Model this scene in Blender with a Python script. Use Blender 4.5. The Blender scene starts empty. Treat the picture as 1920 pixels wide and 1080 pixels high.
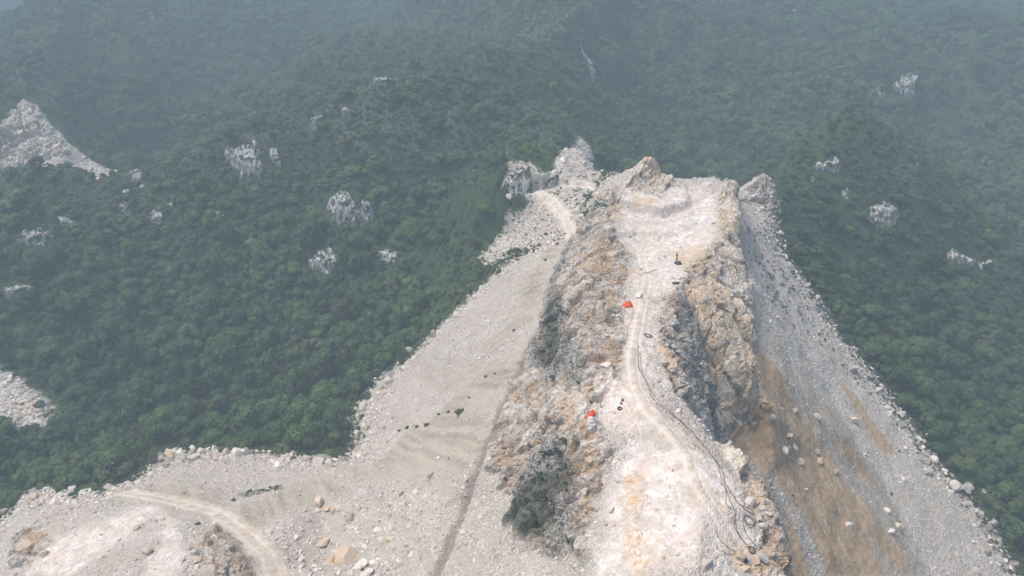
import bpy, math, random
import numpy as np
from mathutils import Vector
from mathutils.geometry import delaunay_2d_cdt

rng = np.random.default_rng(7)
random.seed(7)
S = bpy.context.scene
COL = S.collection

# ------------------------------------------------------------------ camera
CAM_Z = 330.0
PITCH = math.radians(33.0)
FPX = 1371.0
cam_d = bpy.data.cameras.new('camera')
cam_d.sensor_width = 36.0
cam_d.lens = 36.0 * FPX / 1920.0
cam_d.clip_start = 1.0
cam_d.clip_end = 20000.0
cam = bpy.data.objects.new('camera', cam_d)
cam.location = (0, 0, CAM_Z)
cam.rotation_euler = (math.pi / 2 - PITCH, 0, 0)
COL.objects.link(cam)
S.camera = cam

# ------------------------------------------------------------------ sky + sun
SUN_EL, SUN_AZ = math.radians(66), math.radians(-70)   # azimuth from +Y towards +X
world = bpy.data.worlds.new('World')
S.world = world
world.use_nodes = True
wn = world.node_tree
wn.nodes.clear()
wo = wn.nodes.new('ShaderNodeOutputWorld')
wb = wn.nodes.new('ShaderNodeBackground')
sk = wn.nodes.new('ShaderNodeTexSky')
sk.sky_type = 'NISHITA'
sk.sun_disc = False
sk.sun_elevation = SUN_EL
sk.sun_rotation = SUN_AZ
sk.dust_density = 4.0
sk.air_density = 1.0
wb.inputs['Strength'].default_value = 0.12
wn.links.new(sk.outputs[0], wb.inputs[0])
wn.links.new(wb.outputs[0], wo.inputs[0])
sun_d = bpy.data.lights.new('sun', 'SUN')
sun_d.energy = 2.2
sun_d.angle = math.radians(30)
sun_d.color = (1.0, 0.94, 0.86)
sun = bpy.data.objects.new('sun', sun_d)
sd = Vector((math.sin(SUN_AZ) * math.cos(SUN_EL), math.cos(SUN_AZ) * math.cos(SUN_EL), math.sin(SUN_EL)))
sun.rotation_euler = sd.to_track_quat('Z', 'Y').to_euler()
sun.location = (0, 0, 600)
COL.objects.link(sun)
S.view_settings.view_transform = 'Standard'
S.view_settings.look = 'None'
S.view_settings.gamma = 1.0
S.view_settings.exposure = 0.54
S.cycles.use_denoising = True
S.cycles.max_bounces = 6
S.cycles.diffuse_bounces = 3
S.cycles.glossy_bounces = 1
S.cycles.volume_bounces = 1
S.cycles.transparent_max_bounces = 4
HAZE_DENSITY = 0.00054
HAZE_COLOR = (0.60, 0.77, 0.89)

# ------------------------------------------------------------------ helpers
def tag(o, label=None, cat=None, group=None, kind=None):
    if label: o['label'] = label
    if cat: o['category'] = cat
    if group: o['group'] = group
    if kind: o['kind'] = kind
    return o

def np_mesh(name, verts, faces, smooth=True):
    """verts (N,3), faces (M,k) all the same size."""
    me = bpy.data.meshes.new(name)
    verts = np.asarray(verts, np.float32); faces = np.asarray(faces, np.int32)
    me.vertices.add(len(verts)); me.vertices.foreach_set('co', verts.ravel())
    k = faces.shape[1]
    me.loops.add(faces.size); me.loops.foreach_set('vertex_index', faces.ravel())
    me.polygons.add(len(faces))
    me.polygons.foreach_set('loop_start', np.arange(0, faces.size, k, dtype=np.int32))
    me.polygons.foreach_set('use_smooth', np.full(len(faces), smooth, dtype=bool))
    me.update(calc_edges=True)
    return me

def add_obj(name, me, mat=None, parent=None, loc=(0, 0, 0)):
    o = bpy.data.objects.new(name, me)
    if mat: me.materials.append(mat)
    o.location = loc
    if parent: o.parent = parent
    COL.objects.link(o)
    return o

def fattr(me, name, data):
    a = me.attributes.new(name, 'FLOAT', 'POINT')
    a.data.foreach_set('value', np.asarray(data, np.float32).ravel())

# ---- noise
def _hash(ix, iy, iz, seed):
    h = (ix.astype(np.int64) * 374761393 + iy.astype(np.int64) * 668265263 + iz.astype(np.int64) * 2147483647 + seed * 974711) & 0xFFFFFFFF
    h = ((h ^ (h >> 13)) * 1274126177) & 0xFFFFFFFF
    h = (h ^ (h >> 16))
    h = (h * 2246822519) & 0xFFFFFFFF
    return h ^ (h >> 15)

def vnoise(p, seed=0):
    """gradient noise, about -1..1"""
    i = np.floor(p).astype(np.int64); f = p - i
    u = f * f * f * (f * (f * 6 - 15) + 10)
    def g(dx, dy, dz):
        h = _hash(i[:, 0] + dx, i[:, 1] + dy, i[:, 2] + dz, seed)
        gx = (h & 1023) / 511.5 - 1; gy = ((h >> 10) & 1023) / 511.5 - 1; gz = ((h >> 20) & 1023) / 511.5 - 1
        return gx * (f[:, 0] - dx) + gy * (f[:, 1] - dy) + gz * (f[:, 2] - dz)
    x0 = g(0, 0, 0) * (1 - u[:, 0]) + g(1, 0, 0) * u[:, 0]
    x1 = g(0, 1, 0) * (1 - u[:, 0]) + g(1, 1, 0) * u[:, 0]
    x2 = g(0, 0, 1) * (1 - u[:, 0]) + g(1, 0, 1) * u[:, 0]
    x3 = g(0, 1, 1) * (1 - u[:, 0]) + g(1, 1, 1) * u[:, 0]
    a = x0 * (1 - u[:, 1]) + x1 * u[:, 1]; b = x2 * (1 - u[:, 1]) + x3 * u[:, 1]
    return (a * (1 - u[:, 2]) + b * u[:, 2]) * 1.3

def fbm(p, octv=4, seed=0, gain=0.5):
    r = np.zeros(len(p)); a = 1.0; t = 0
    for k in range(octv):
        r += a * vnoise(p * (2.03 ** k), seed + k); t += a; a *= gain
    return r / t

def ridged(p, octv=3, seed=0, gain=0.5):
    r = np.zeros(len(p)); a = 1.0; t = 0
    for k in range(octv):
        r += a * (1 - 2 * np.abs(vnoise(p * (2.1 ** k), seed + k))); t += a; a *= gain
    return r / t

def worley(p, seed=0):
    """F1, F2, the id of the nearest cell (0..1) and a tilted facet per cell"""
    i = np.floor(p).astype(np.int64)
    f1 = np.full(len(p), 9.0); f2 = np.full(len(p), 9.0); cid = np.zeros(len(p)); fac = np.zeros(len(p))
    for dx in (-1, 0, 1):
        for dy in (-1, 0, 1):
            for dz in (-1, 0, 1):
                c = i + np.array([dx, dy, dz])
                h = _hash(c[:, 0], c[:, 1], c[:, 2], seed)
                q = c + np.stack([(h & 1023) / 1023., ((h >> 10) & 1023) / 1023., ((h >> 20) & 1023) / 1023.], 1)
                d = np.linalg.norm(q - p, axis=1)
                near = d < f1
                f2 = np.where(near, f1, np.minimum(f2, d))
                cid = np.where(near, (h & 255) / 255., cid)
                h2 = (h * 2654435761) & 0xFFFFFFFF; h2 = h2 ^ (h2 >> 15)
                e = p - q; dt = e[:, 0] * ((h2 & 1023) / 511.5 - 1) + e[:, 1] * (((h2 >> 10) & 1023) / 511.5 - 1) + e[:, 2] * (((h2 >> 20) & 1023) / 511.5 - 1)
                fac = np.where(near, dt, fac)
                f1 = np.where(near, d, f1)
    return f1, f2, cid, fac

# ---- camera rays
CS, SN = math.cos(PITCH), math.sin(PITCH)
def ray(u, v):
    a, b = (u - 960) / FPX, (540 - v) / FPX
    return np.array([a, CS + b * SN, -SN + b * CS])
def W(u, v, z):
    """the point of the place that lies z metres relative to the drone and shows at u, v in the photograph"""
    r = ray(u, v); s = z / r[2]
    return (r[0] * s, r[1] * s, z)
def project(p):
    p = np.asarray(p, float).reshape(-1, 3)
    x, y, z = p[:, 0], p[:, 1], p[:, 2] - CAM_Z
    d = y * CS - z * SN; up = y * SN + z * CS
    return 960 + FPX * x / d, 540 - FPX * up / d, d

# ------------------------------------------------------------------ the lie of the land: survey lines and points
PTS, EDG = [], []
def line(*pts):
    n0 = len(PTS)
    for p in pts: PTS.append(p)
    for k in range(len(pts) - 1): EDG.append((n0 + k, n0 + k + 1))
def pt(*pts):
    for p in pts: PTS.append(p)

# quarry ridge: crest road, shoulders
line((36, 20, -112), W(1300, 1080, -105), W(1320, 960, -104.5), W(1290, 850, -104.5), W(1235, 785, -105.5), W(1195, 730, -107), W(1180, 660, -110),
     W(1200, 580, -119), W(1205, 520, -129), W(1193, 470, -137))
line((4, 25, -116), W(1120, 1075, -110), W(1085, 960, -112.5), W(1110, 860, -109), W(1085, 780, -110), W(1100, 700, -111.5), W(1110, 620, -117), W(1095, 540, -128), W(1128, 450, -137), W(1125, 372, -140))
line(W(1125, 372, -140), W(1160, 345, -138.5), W(1195, 312, -134.5), W(1217, 292, -129), W(1238, 325, -137), W(1285, 337, -140.5), W(1335, 332, -140), W(1364, 345, -142))
line(W(1364, 345, -142), W(1385, 385, -141), W(1355, 450, -138), W(1290, 500, -132), W(1256, 570, -124), W(1246, 640, -115.5), W(1268, 740, -110.5),
     W(1335, 815, -111.5), W(1395, 858, -111.5), W(1445, 930, -111), W(1470, 1020, -112), W(1482, 1080, -113.5), (58, 25, -118))
line(W(1160, 374, -139.5), W(1200, 380, -140), W(1242, 390, -140.5), W(1290, 374, -141))
line(W(1160, 392, -143.5), W(1196, 402, -144.5), W(1240, 410, -145), W(1300, 388, -144))
line(W(1192, 428, -142), W(1230, 436, -142.5), W(1268, 430, -142.5))
line(W(1196, 446, -144.5), W(1232, 454, -144.5), W(1272, 446, -144))
pt(W(1250, 352, -140.5), W(1310, 420, -143), W(1275, 470, -138))
pt(W(1200, 900, -107), W(1180, 1000, -108), W(1250, 960, -106.5), W(1385, 960, -106.5))
# left flank: foot of the rock
line(W(1093, 400, -152), W(1062, 455, -150), W(1030, 520, -149), W(1000, 620, -150), W(985, 670, -149.5), W(945, 760, -147.5), W(905, 870, -139.5), W(955, 925, -136.5),
     W(955, 1000, -134), W(1035, 1045, -125), W(1085, 1062, -118), (-2, 40, -125))
pt(W(1045, 650, -142), W(1030, 720, -137), W(985, 800, -134))
pt(W(1000, 940, -131), W(1030, 1000, -126))
# left talus and rubble
line(W(1076, 408, -152), W(1012, 452, -163), W(940, 505, -176), W(885, 560, -190), W(830, 610, -204), W(760, 680, -219), W(700, 715, -227), W(668, 775, -230), W(662, 848, -225),
     W(540, 855, -216), W(450, 850, -218), W(305, 850, -222), W(265, 890, -224), W(200, 925, -203), W(100, 915, -226), W(40, 930, -226), W(0, 990, -219), (-200, 130, -214), (-210, 60, -210))
pt(W(900, 640, -172), W(830, 740, -192), W(780, 840, -190), W(870, 800, -165), W(700, 900, -190), W(830, 950, -155), W(740, 960, -172), W(600, 930, -187), W(620, 1060, -178), W(760, 1060, -160), W(880, 1050, -145))
# near left spoil mound
line(W(500, 1080, -170), W(500, 1035, -173), W(400, 955, -183), W(300, 935, -187), W(222, 930, -190))
line(W(330, 1080, -165), W(300, 1000, -173), W(160, 960, -184), W(60, 1000, -189), W(0, 1070, -193), (-165, 80, -190))
pt(W(440, 1060, -167), W(200, 1080, -169), W(100, 1060, -178), W(60, 950, -212), W(130, 935, -205), (-60, 60, -165), (-130, 60, -172), (-30, 70, -150))
# right wall and talus
line(W(1280, 590, -134), W(1300, 700, -133), W(1330, 790, -136), W(1340, 812, -139))
line(W(1388, 500, -141), W(1405, 590, -150), W(1412, 680, -156), W(1440, 760, -159))
line(W(1440, 760, -159), W(1410, 790, -167), W(1355, 818, -165), (62, 150, -172), (60, 122, -178), (64, 100, -180), (68, 82, -184), (74, 40, -190))
pt(W(1350, 640, -141), W(1375, 700, -149), W(1345, 560, -136))
pt(W(1450, 880, -177), W(1500, 1000, -190), W(1500, 1080, -195.5), W(1560, 1000, -200), W(1620, 1080, -212), W(1470, 700, -170), W(1520, 850, -190))
pt(W(1420, 640, -162), W(1430, 560, -165), W(1400, 430, -162), W(1405, 500, -163), W(1440, 500, -172), W(1500, 640, -189), W(1560, 750, -203), W(1650, 900, -219), W(1750, 1080, -233))
line(W(1450, 335, -166), W(1455, 420, -176), W(1490, 500, -186), W(1555, 600, -200), W(1620, 680, -212), W(1700, 780, -225), W(1780, 880, -235), W(1870, 1000, -245), W(1900, 1080, -247), (205, 80, -250), (180, 0, -250))
line(W(1382, 360, -162), W(1414, 354, -163), W(1433, 325, -160), W(1450, 338, -166))
# right forested hill
line(W(1450, 335, -166), W(1500, 272, -163), W(1560, 212, -148), W(1600, 198, -144), W(1640, 215, -148), W(1700, 270, -165), W(1760, 340, -185), W(1860, 500, -222))
pt(W(1550, 310, -166), W(1500, 400, -177), W(1650, 390, -184), W(1655, 440, -198), W(1780, 470, -210), W(1830, 520, -226), W(1700, 600, -224), W(1850, 800, -245), W(1920, 700, -246), W(1920, 900, -250), W(1600, 520, -203), W(1920, 500, -236))
# behind the right hill and the long slope at the top
pt(W(1920, 300, -246), W(1750, 250, -246), W(1700, 140, -212), W(1690, 190, -234), W(1650, 90, -200), W(1900, 100, -226), W(1900, 0, -205), W(1500, 0, -200), W(1500, 150, -228),
   W(1350, 320, -244), W(1250, 250, -240), W(1150, 170, -226), W(1200, 0, -195), W(1350, 100, -220), W(1780, 40, -206))
pt((80, 400, -232), (120, 440, -240), (160, 470, -240), (45, 380, -208), (200, 500, -244), (270, 490, -240))
# long forested ridge left of the quarry
line((120, 800, -150), W(1060, 45, -147), W(1030, 70, -151), W(960, 97, -150), W(880, 127, -150), W(780, 147, -149), W(700, 157, -149), W(650, 182, -155), W(600, 217, -160), W(560, 248, -167), W(520, 257, -167), W(440, 247, -168),
     W(380, 285, -176), W(330, 322, -184), W(275, 375, -197))
for q in (W(960, 97, -150), W(880, 127, -150), W(780, 147, -149), W(700, 157, -149), W(650, 182, -155), W(600, 217, -160), W(520, 257, -167), W(440, 247, -168)):
    pt((q[0] - 14, q[1] + 38, q[2] - 36))
pt((20, 700, -190), (80, 660, -188))
for q in (W(1500, 272, -163), W(1560, 212, -148), W(1600, 198, -144), W(1640, 215, -148), W(1700, 270, -165), W(1760, 340, -185)):
    pt((q[0] + 6, q[1] + 34, q[2] - 32))
pt(W(1110, 110, -178), W(1135, 200, -212), W(1145, 290, -216), W(1100, 250, -184), W(1040, 300, -175))
pt(W(980, 200, -170), W(900, 300, -186), W(800, 400, -205), W(800, 550, -219), W(640, 370, -190), W(640, 430, -206), W(600, 560, -226), W(600, 700, -238), W(450, 480, -216), W(470, 310, -184), W(300, 400, -198), W(310, 470, -215), W(300, 600, -232),
   W(300, 750, -243), W(480, 800, -238), W(150, 850, -243), W(50, 770, -245), W(0, 900, -243), W(100, 600, -233), W(0, 720, -239), W(740, 480, -212), W(730, 300, -180), W(560, 350, -192), W(1000, 400, -172), W(880, 450, -190), W(960, 440, -181))
# saddle bench
line(W(1076, 408, -153), W(1030, 372, -156), W(1000, 357, -158), W(955, 352, -160))
line(W(1000, 357, -158), W(1060, 347, -157), W(1120, 352, -155))
line(W(950, 330, -157), W(1000, 335, -155), W(1060, 330, -153), W(1110, 320, -155))
line(W(950, 305, -150), W(1000, 312, -147), W(1050, 282, -149), W(1085, 276, -153))
# near left hill with rock faces
line((-420, 380, -215), W(0, 332, -184), W(60, 320, -180), W(105, 317, -179), W(180, 346, -187), W(250, 396, -201))
pt(W(100, 450, -211), W(0, 560, -223), W(30, 440, -205), W(200, 480, -218))
# far quarried hill at the left edge and the ridge behind it
line((-420, 470, -205), W(0, 232, -189), W(22, 210, -188), W(45, 188, -184), W(75, 130, -181), W(100, 80, -174), W(150, 0, -166), (-500, 1000, -150))
line(W(45, 188, -184), W(85, 225, -194), W(125, 270, -206), W(160, 300, -217), W(235, 340, -226), W(275, 374, -230))
pt(W(60, 280, -207), (-330, 470, -224), (-300, 450, -227), (-380, 460, -216), W(20, 270, -203), (-345, 440, -222))
pt(W(0, 150, -218), (-560, 600, -240), (-700, 800, -270), (-800, 1100, -285), (-900, 1400, -290), (-600, 1000, -240), (-560, 1300, -250))
pt(W(200, 200, -232), W(300, 100, -222), W(300, 0, -186), W(450, 0, -225), W(400, 230, -258), W(300, 320, -252), W(540, 170, -256), W(700, 60, -246), W(640, 10, -238), W(750, 120, -244), W(815, 112, -238))
line(W(560, 120, -240), W(608, 98, -218), W(640, 108, -221), W(665, 145, -248))
line(W(805, 125, -236), W(832, 60, -200), W(862, 0, -178), (-70, 960, -150))
pt(W(925, 40, -186), W(1000, 0, -165), W(985, 55, -184))
for a_, b_, za, zb in (((215, 20), (330, 250), -190, -240), ((470, 10), (520, 120), -205, -240), ((985, 60), (900, 120), -178, -222), ((1420, 10), (1330, 200), -192, -226), ((1640, 95), (1560, 170), -190, -222), ((1830, 60), (1760, 200), -196, -230), ((1130, 60), (1190, 190), -176, -222)):
    m_ = ((a_[0] + b_[0]) / 2, (a_[1] + b_[1]) / 2); line(W(*a_, za + 8), W(*m_, (za + zb) / 2 + 13), W(*b_, zb + 4))
# far frame of the survey
pt((-1400, 1800, -295), (0, 1800, -150), (900, 1800, -120), (1400, 1400, -150), (900, 800, -190), (700, 500, -215), (500, 400, -235), (500, 100, -255), (400, -150, -255), (150, -150, -240), (36, -150, -135),
   (-150, -150, -200), (-350, -150, -230), (-320, 120, -240), (-450, 250, -240), (-700, 300, -250), (-900, 500, -275), (-1400, 800, -295), (-1000, -150, -280), (1000, -150, -260), (0, 1100, -140), (400, 1100, -140), (-300, 1200, -170))

vin = [Vector((p[0], p[1])) for p in PTS]
vo, eo, fo, ov, oe, of = delaunay_2d_cdt(vin, EDG, [], 0, 0.01)
PZ = np.array([p[2] for p in PTS]); PXY = np.array([(p[0], p[1]) for p in PTS])
TV = np.zeros((len(vo), 3))
for k, v in enumerate(vo):
    TV[k, :2] = v
    if ov[k]:
        TV[k, 2] = np.mean([PZ[j] for j in ov[k]])
    else:
        d = np.hypot(PXY[:, 0] - v[0], PXY[:, 1] - v[1]); n = np.argsort(d)[:3]; w = 1 / (d[n] + .1)
        TV[k, 2] = (PZ[n] * w).sum() / w.sum()
TV[:, 2] += CAM_Z

def raster(xs, ys):
    Z = np.full((len(ys), len(xs)), 40.0)
    for f in fo:
        a, b, c = TV[f[0]], TV[f[1]], TV[f[2]]
        lo = np.minimum(np.minimum(a, b), c); hi = np.maximum(np.maximum(a, b), c)
        i0, i1 = np.searchsorted(xs, lo[0] - 1e-6), np.searchsorted(xs, hi[0] + 1e-6)
        j0, j1 = np.searchsorted(ys, lo[1] - 1e-6), np.searchsorted(ys, hi[1] + 1e-6)
        if i1 <= i0 or j1 <= j0: continue
        X, Y = np.meshgrid(xs[i0:i1], ys[j0:j1])
        det = (b[1] - c[1]) * (a[0] - c[0]) + (c[0] - b[0]) * (a[1] - c[1])
        if abs(det) < 1e-9: continue
        l1 = ((b[1] - c[1]) * (X - c[0]) + (c[0] - b[0]) * (Y - c[1])) / det
        l2 = ((c[1] - a[1]) * (X - c[0]) + (a[0] - c[0]) * (Y - c[1])) / det
        l3 = 1 - l1 - l2
        m = (l1 > -1e-6) & (l2 > -1e-6) & (l3 > -1e-6)
        z = l1 * a[2] + l2 * b[2] + l3 * c[2]
        sub = Z[j0:j1, i0:i1]; sub[m] = z[m]
    return Z

def blur(Z, it):
    for _ in range(it):
        P = np.pad(Z, 1, mode='edge')
        Z = (P[:-2, 1:-1] + 2 * P[1:-1, 1:-1] + P[2:, 1:-1]) / 4
        P = np.pad(Z, 1, mode='edge')
        Z = (P[1:-1, :-2] + 2 * P[1:-1, 1:-1] + P[1:-1, 2:]) / 4
    return Z

class Grid:
    def __init__(s, xs, ys, Z): s.xs, s.ys, s.Z = xs, ys, Z
    def __call__(s, x, y):
        x = np.atleast_1d(np.asarray(x, float)); y = np.atleast_1d(np.asarray(y, float))
        i = np.clip(np.searchsorted(s.xs, x) - 1, 0, len(s.xs) - 2); j = np.clip(np.searchsorted(s.ys, y) - 1, 0, len(s.ys) - 2)
        fx = np.clip((x - s.xs[i]) / (s.xs[i + 1] - s.xs[i]), 0, 1); fy = np.clip((y - s.ys[j]) / (s.ys[j + 1] - s.ys[j]), 0, 1)
        Z = s.Z
        return (Z[j, i] * (1 - fx) + Z[j, i + 1] * fx) * (1 - fy) + (Z[j + 1, i] * (1 - fx) + Z[j + 1, i + 1] * fx) * fy

# forest-wide grid, 3 m
CX = np.arange(-1300, 1001, 3.5); CY = np.arange(-140, 1700, 3.5)
CZ = blur(raster(CX, CY), 2)
# quarry grid, fine around the ridge
def graded(segs):
    out = []
    for a, b, d in segs: out.append(np.arange(a, b - 1e-6, d))
    return np.concatenate(out + [np.array([segs[-1][1]])])
QX = graded([(-205, -40, .62), (-40, -12, .5), (-12, 108, .36), (108, 215, .62)])
QY = graded([(62, 140, .42), (140, 250, .46), (250, 350, .6), (350, 412, .8)])
QZ = blur(raster(QX, QY), 4)
RX = np.arange(-440, -244.9, 1.0); RY = np.arange(424, 569.1, 1.0)
RZ = blur(raster(RX, RY), 3)
def inside(x, y, gx_, gy_): return (x > gx_[0]) & (x < gx_[-1]) & (y > gy_[0]) & (y < gy_[-1])
base_f, base_c, base_r = Grid(QX, QY, QZ), Grid(CX, CY, CZ), Grid(RX, RY, RZ)
def layered(fq, fr_, fc_):
    def f(x, y):
        x = np.atleast_1d(np.asarray(x, float)); y = np.atleast_1d(np.asarray(y, float))
        return np.where(inside(x, y, QX, QY), fq(x, y), np.where(inside(x, y, RX, RY), fr_(x, y), fc_(x, y)))
    return f
base = layered(base_f, base_r, base_c)

_s = np.concatenate([np.arange(60, 420, .25), np.arange(420, 1800, 1.0)])
def hit(u, v, hf=base):
    r = ray(u, v); x, y, z = r[0] * _s, r[1] * _s, r[2] * _s + CAM_Z
    below = np.nonzero(z < hf(x, y))[0]
    k = below[0] if len(below) else len(_s) - 1
    return np.array([x[k], y[k], float(hf(x[k], y[k])[0])])

def poly(*pts):
    """plan polygon: 2 numbers = a place seen at that pixel, ('w', x, y) = plan coordinates"""
    out = []
    for p in pts:
        out.append(hit(*p)[:2] if len(p) == 2 else np.array(p[1:], float))
    return np.array(out)

def sdist(P, x, y, closed=True):
    """signed distance to a plan polygon, positive inside"""
    n = len(P); d = np.full(x.shape, 1e9); ins = np.zeros(x.shape, bool)
    for k in range(n if closed else n - 1):
        a, b = P[k], P[(k + 1) % n]
        e = b - a; L = max(e @ e, 1e-9)
        t = np.clip(((x - a[0]) * e[0] + (y - a[1]) * e[1]) / L, 0, 1)
        d = np.minimum(d, np.hypot(x - a[0] - t * e[0], y - a[1] - t * e[1]))
        if closed and a[1] != b[1]:
            c = ((a[1] > y) != (b[1] > y)) & (x < e[0] * (y - a[1]) / e[1] + a[0])
            ins ^= c
    return np.where(ins, d, -d) if closed else d

def sstep(a, b, t):
    t = np.clip((t - a) / (b - a), 0, 1); return t * t * (3 - 2 * t)

# ------------------------------------------------------------------ plan of what lies where
BARE = poly(('w', -200, 40), (0, 985), (25, 955), (45, 925), (100, 917), (150, 932), (200, 927), (268, 890), (302, 850), (380, 845), (450, 848), (540, 855), (640, 862), (668, 830), (668, 772), (702, 716),
            (760, 678), (822, 617), (882, 558), (932, 508), (1000, 470), (1040, 452), (1066, 420), (1094, 390), (1120, 366), ('w', 44, 335), ('w', 75, 350), ('w', 112, 352), ('w', 132, 370),
            (1453, 345), (1457, 420), (1475, 480), (1530, 555), (1572, 622), (1622, 682), (1702, 788), (1765, 880), (1835, 950), (1885, 1040), ('w', 208, 150), ('w', 205, 60), ('w', 180, 0))
BENCH = poly((945, 345), (955, 312), (985, 305), (1040, 325), (1040, 302), (1056, 284), (1084, 276), (1108, 300), (1132, 328), (1118, 352), (1076, 405), (1050, 450), (985, 470), (905, 492), (900, 480), (940, 440), (950, 405), (1000, 375))
FARQ = poly(('w', -420, 480), (0, 236), (20, 212), (45, 190), (70, 200), (88, 226), (128, 270), (160, 292), (222, 325), (240, 340), (276, 374), ('w', -262, 450), ('w', -300, 430), ('w', -350, 430), ('w', -430, 440))
LEFTT = poly(('w', -275, 300), (0, 712), (45, 730), (90, 770), (118, 795), (80, 815), (0, 815), ('w', -275, 262))

ROCK = [poly((1078, 420), (1035, 515), (1002, 620), (985, 672), (945, 760), (905, 872), (955, 925), (955, 1005), (1040, 1048), (1100, 1050), (1120, 960), (1150, 850), (1120, 790), (1180, 690), (1165, 560), (1185, 470), (1145, 420), (1165, 360), (1140, 350)),
        poly((1205, 305), (1170, 345), (1190, 362), (1240, 372), (1262, 335), (1222, 300)),
        poly((1366, 345), (1345, 380), (1350, 440), (1300, 500), (1240, 560), (1235, 640), (1262, 735), (1310, 790), (1345, 822), (1400, 800), (1446, 772), (1415, 690), (1408, 590), (1392, 500), (1385, 400)),
        poly((1325, 812), (1365, 862), (1400, 925), (1425, 1000), (1415, 1085), ('w', 64, 55), ('w', 64, 130)),
        poly((390, 990), (440, 985), (470, 1040), (470, 1085), (400, 1085), (360, 1030)),
        poly((30, 1000), (80, 985), (100, 1020), (60, 1060), (20, 1070)),
        poly((1378, 362), (1410, 342), (1432, 315), (1452, 335), (1455, 400), (1420, 380))]
DUST = [poly((1150, 400), (1170, 345), (1200, 365), (1330, 340), (1348, 400), (1330, 462), (1280, 500), (1275, 545), (1215, 560), (1180, 530), (1190, 480)),
        poly((1085, 750), (1120, 725), (1180, 690), (1235, 760), (1200, 812), (1130, 795)),
        poly((1150, 905), (1190, 830), (1290, 835), (1350, 890), (1410, 980), (1420, 1090), (1120, 1090)),
        poly((55, 1075), (105, 1005), (190, 985), (255, 948), (300, 952), (250, 1005), (185, 1045), (120, 1090)), poly((290, 950), (328, 985), (350, 1040), (320, 1090), (275, 1090), (300, 1020)),
        poly((1175, 690), (1170, 600), (1190, 540), (1230, 540), (1225, 640), (1235, 720))]
OCHRE = [poly((1275, 535), (1330, 520), (1370, 600), (1350, 690), (1335, 780), (1300, 660)), poly((1360, 560), (1400, 620), (1425, 760), (1350, 800), (1370, 690)),
         poly((1090, 500), (1120, 440), (1145, 450), (1150, 500), (1110, 525)), poly((1135, 385), (1165, 365), (1175, 420), (1150, 410)), poly((1180, 370), (1235, 372), (1230, 400), (1190, 395)),
         poly((1155, 505), (1195, 505), (1190, 522), (1160, 520)), poly((1235, 650), (1262, 670), (1275, 705), (1255, 710)), poly((1090, 850), (1118, 845), (1112, 875), (1095, 872)),
         poly((1385, 905), (1415, 915), (1432, 975), (1400, 960)), poly((1210, 305), (1225, 300), (1238, 345), (1215, 350)), poly((35, 1010), (75, 988), (95, 1015), (60, 1050)),
         poly((1345, 395), (1372, 400), (1380, 470), (1355, 450)), poly((1170, 890), (1195, 900), (1210, 1085), (1185, 1085)), poly((1065, 960), (1095, 940), (1105, 985), (1075, 995)), poly((1130, 560), (1155, 545), (1160, 600), (1140, 620)),
         poly((1250, 475), (1320, 455), (1330, 490), (1290, 520)), poly((1055, 745), (1090, 750), (1080, 780), (1040, 800)), poly((1370, 1010), (1440, 1030), (1440, 1075), (1380, 1070))]
SOIL = [poly((1432, 610), (1480, 680), (1570, 780), (1650, 900), (1740, 1085), (1660, 1085), (1600, 940), (1530, 830), (1465, 740)), poly((985, 665), (935, 745), (905, 860), (860, 890), (700, 895), (660, 885), (760, 820), (860, 740), (930, 680)), poly((1060, 445), (1020, 530), (1000, 600), (940, 640), (980, 540), (1030, 460)),
        poly((420, 965), (560, 905), (640, 900), (640, 930), (540, 960), (470, 1000), (520, 1080), (480, 1085), (440, 1010)), poly((220, 925), (330, 905), (420, 930), (400, 970), (300, 950))]
BROWN = [poly((1408, 600), (1440, 670), (1485, 760), (1545, 850), (1605, 950), (1655, 1085), (1550, 1085), (1520, 980), (1470, 880), (1440, 790)), poly((1370, 815), (1420, 780), (1460, 800), (1500, 900), (1500, 960), (1455, 900), ('w', 75, 165), ('w', 66, 150)),
         poly((1560, 880), (1600, 930), (1700, 1060), (1680, 1065), (1610, 970)), poly((1575, 720), (1600, 740), (1680, 850), (1650, 840)), poly((1570, 830), (1590, 830), (1640, 910), (1620, 900)), ('x'), poly((1440, 950), (1475, 960), (1520, 1085), (1480, 1085), ('w', 85, 120))]
BROWN = [b for b in BROWN if not isinstance(b, str)]
DARK = [poly((995, 640), (1040, 530), (1062, 580), (1105, 670), (1095, 722), (1040, 720), (1015, 690), (990, 690)), poly((1012, 830), (1062, 826), (1078, 880), (1090, 960), (1060, 1045), (1000, 1020), (957, 1005), (958, 920), (985, 890)),
        poly((1250, 565), (1288, 575), (1300, 640), (1330, 760), (1345, 815), (1300, 770), (1275, 690)), poly((1445, 900), (1470, 960), (1480, 1040), (1440, 990)), poly((1150, 570), (1165, 585), (1150, 620), (1130, 610)), poly((1060, 470), (1070, 440), (1075, 460), (1040, 540), (1030, 530))]
MOSS_SHADE = [poly((1005, 900), (1050, 850), (1075, 880), (1060, 920), (1010, 1000), (960, 1005), (960, 950)), poly((500, 915), (530, 908), (528, 918), (470, 932), (455, 925)), poly((1020, 600), (1045, 560), (1050, 640), (1030, 690), (1005, 680))]  # plant cover; on the dark cliff also its shadowed rock, painted in
RUT = poly((990, 655), (945, 748), (915, 830), (888, 892), (860, 975), (835, 1035), (812, 1082))
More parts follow.
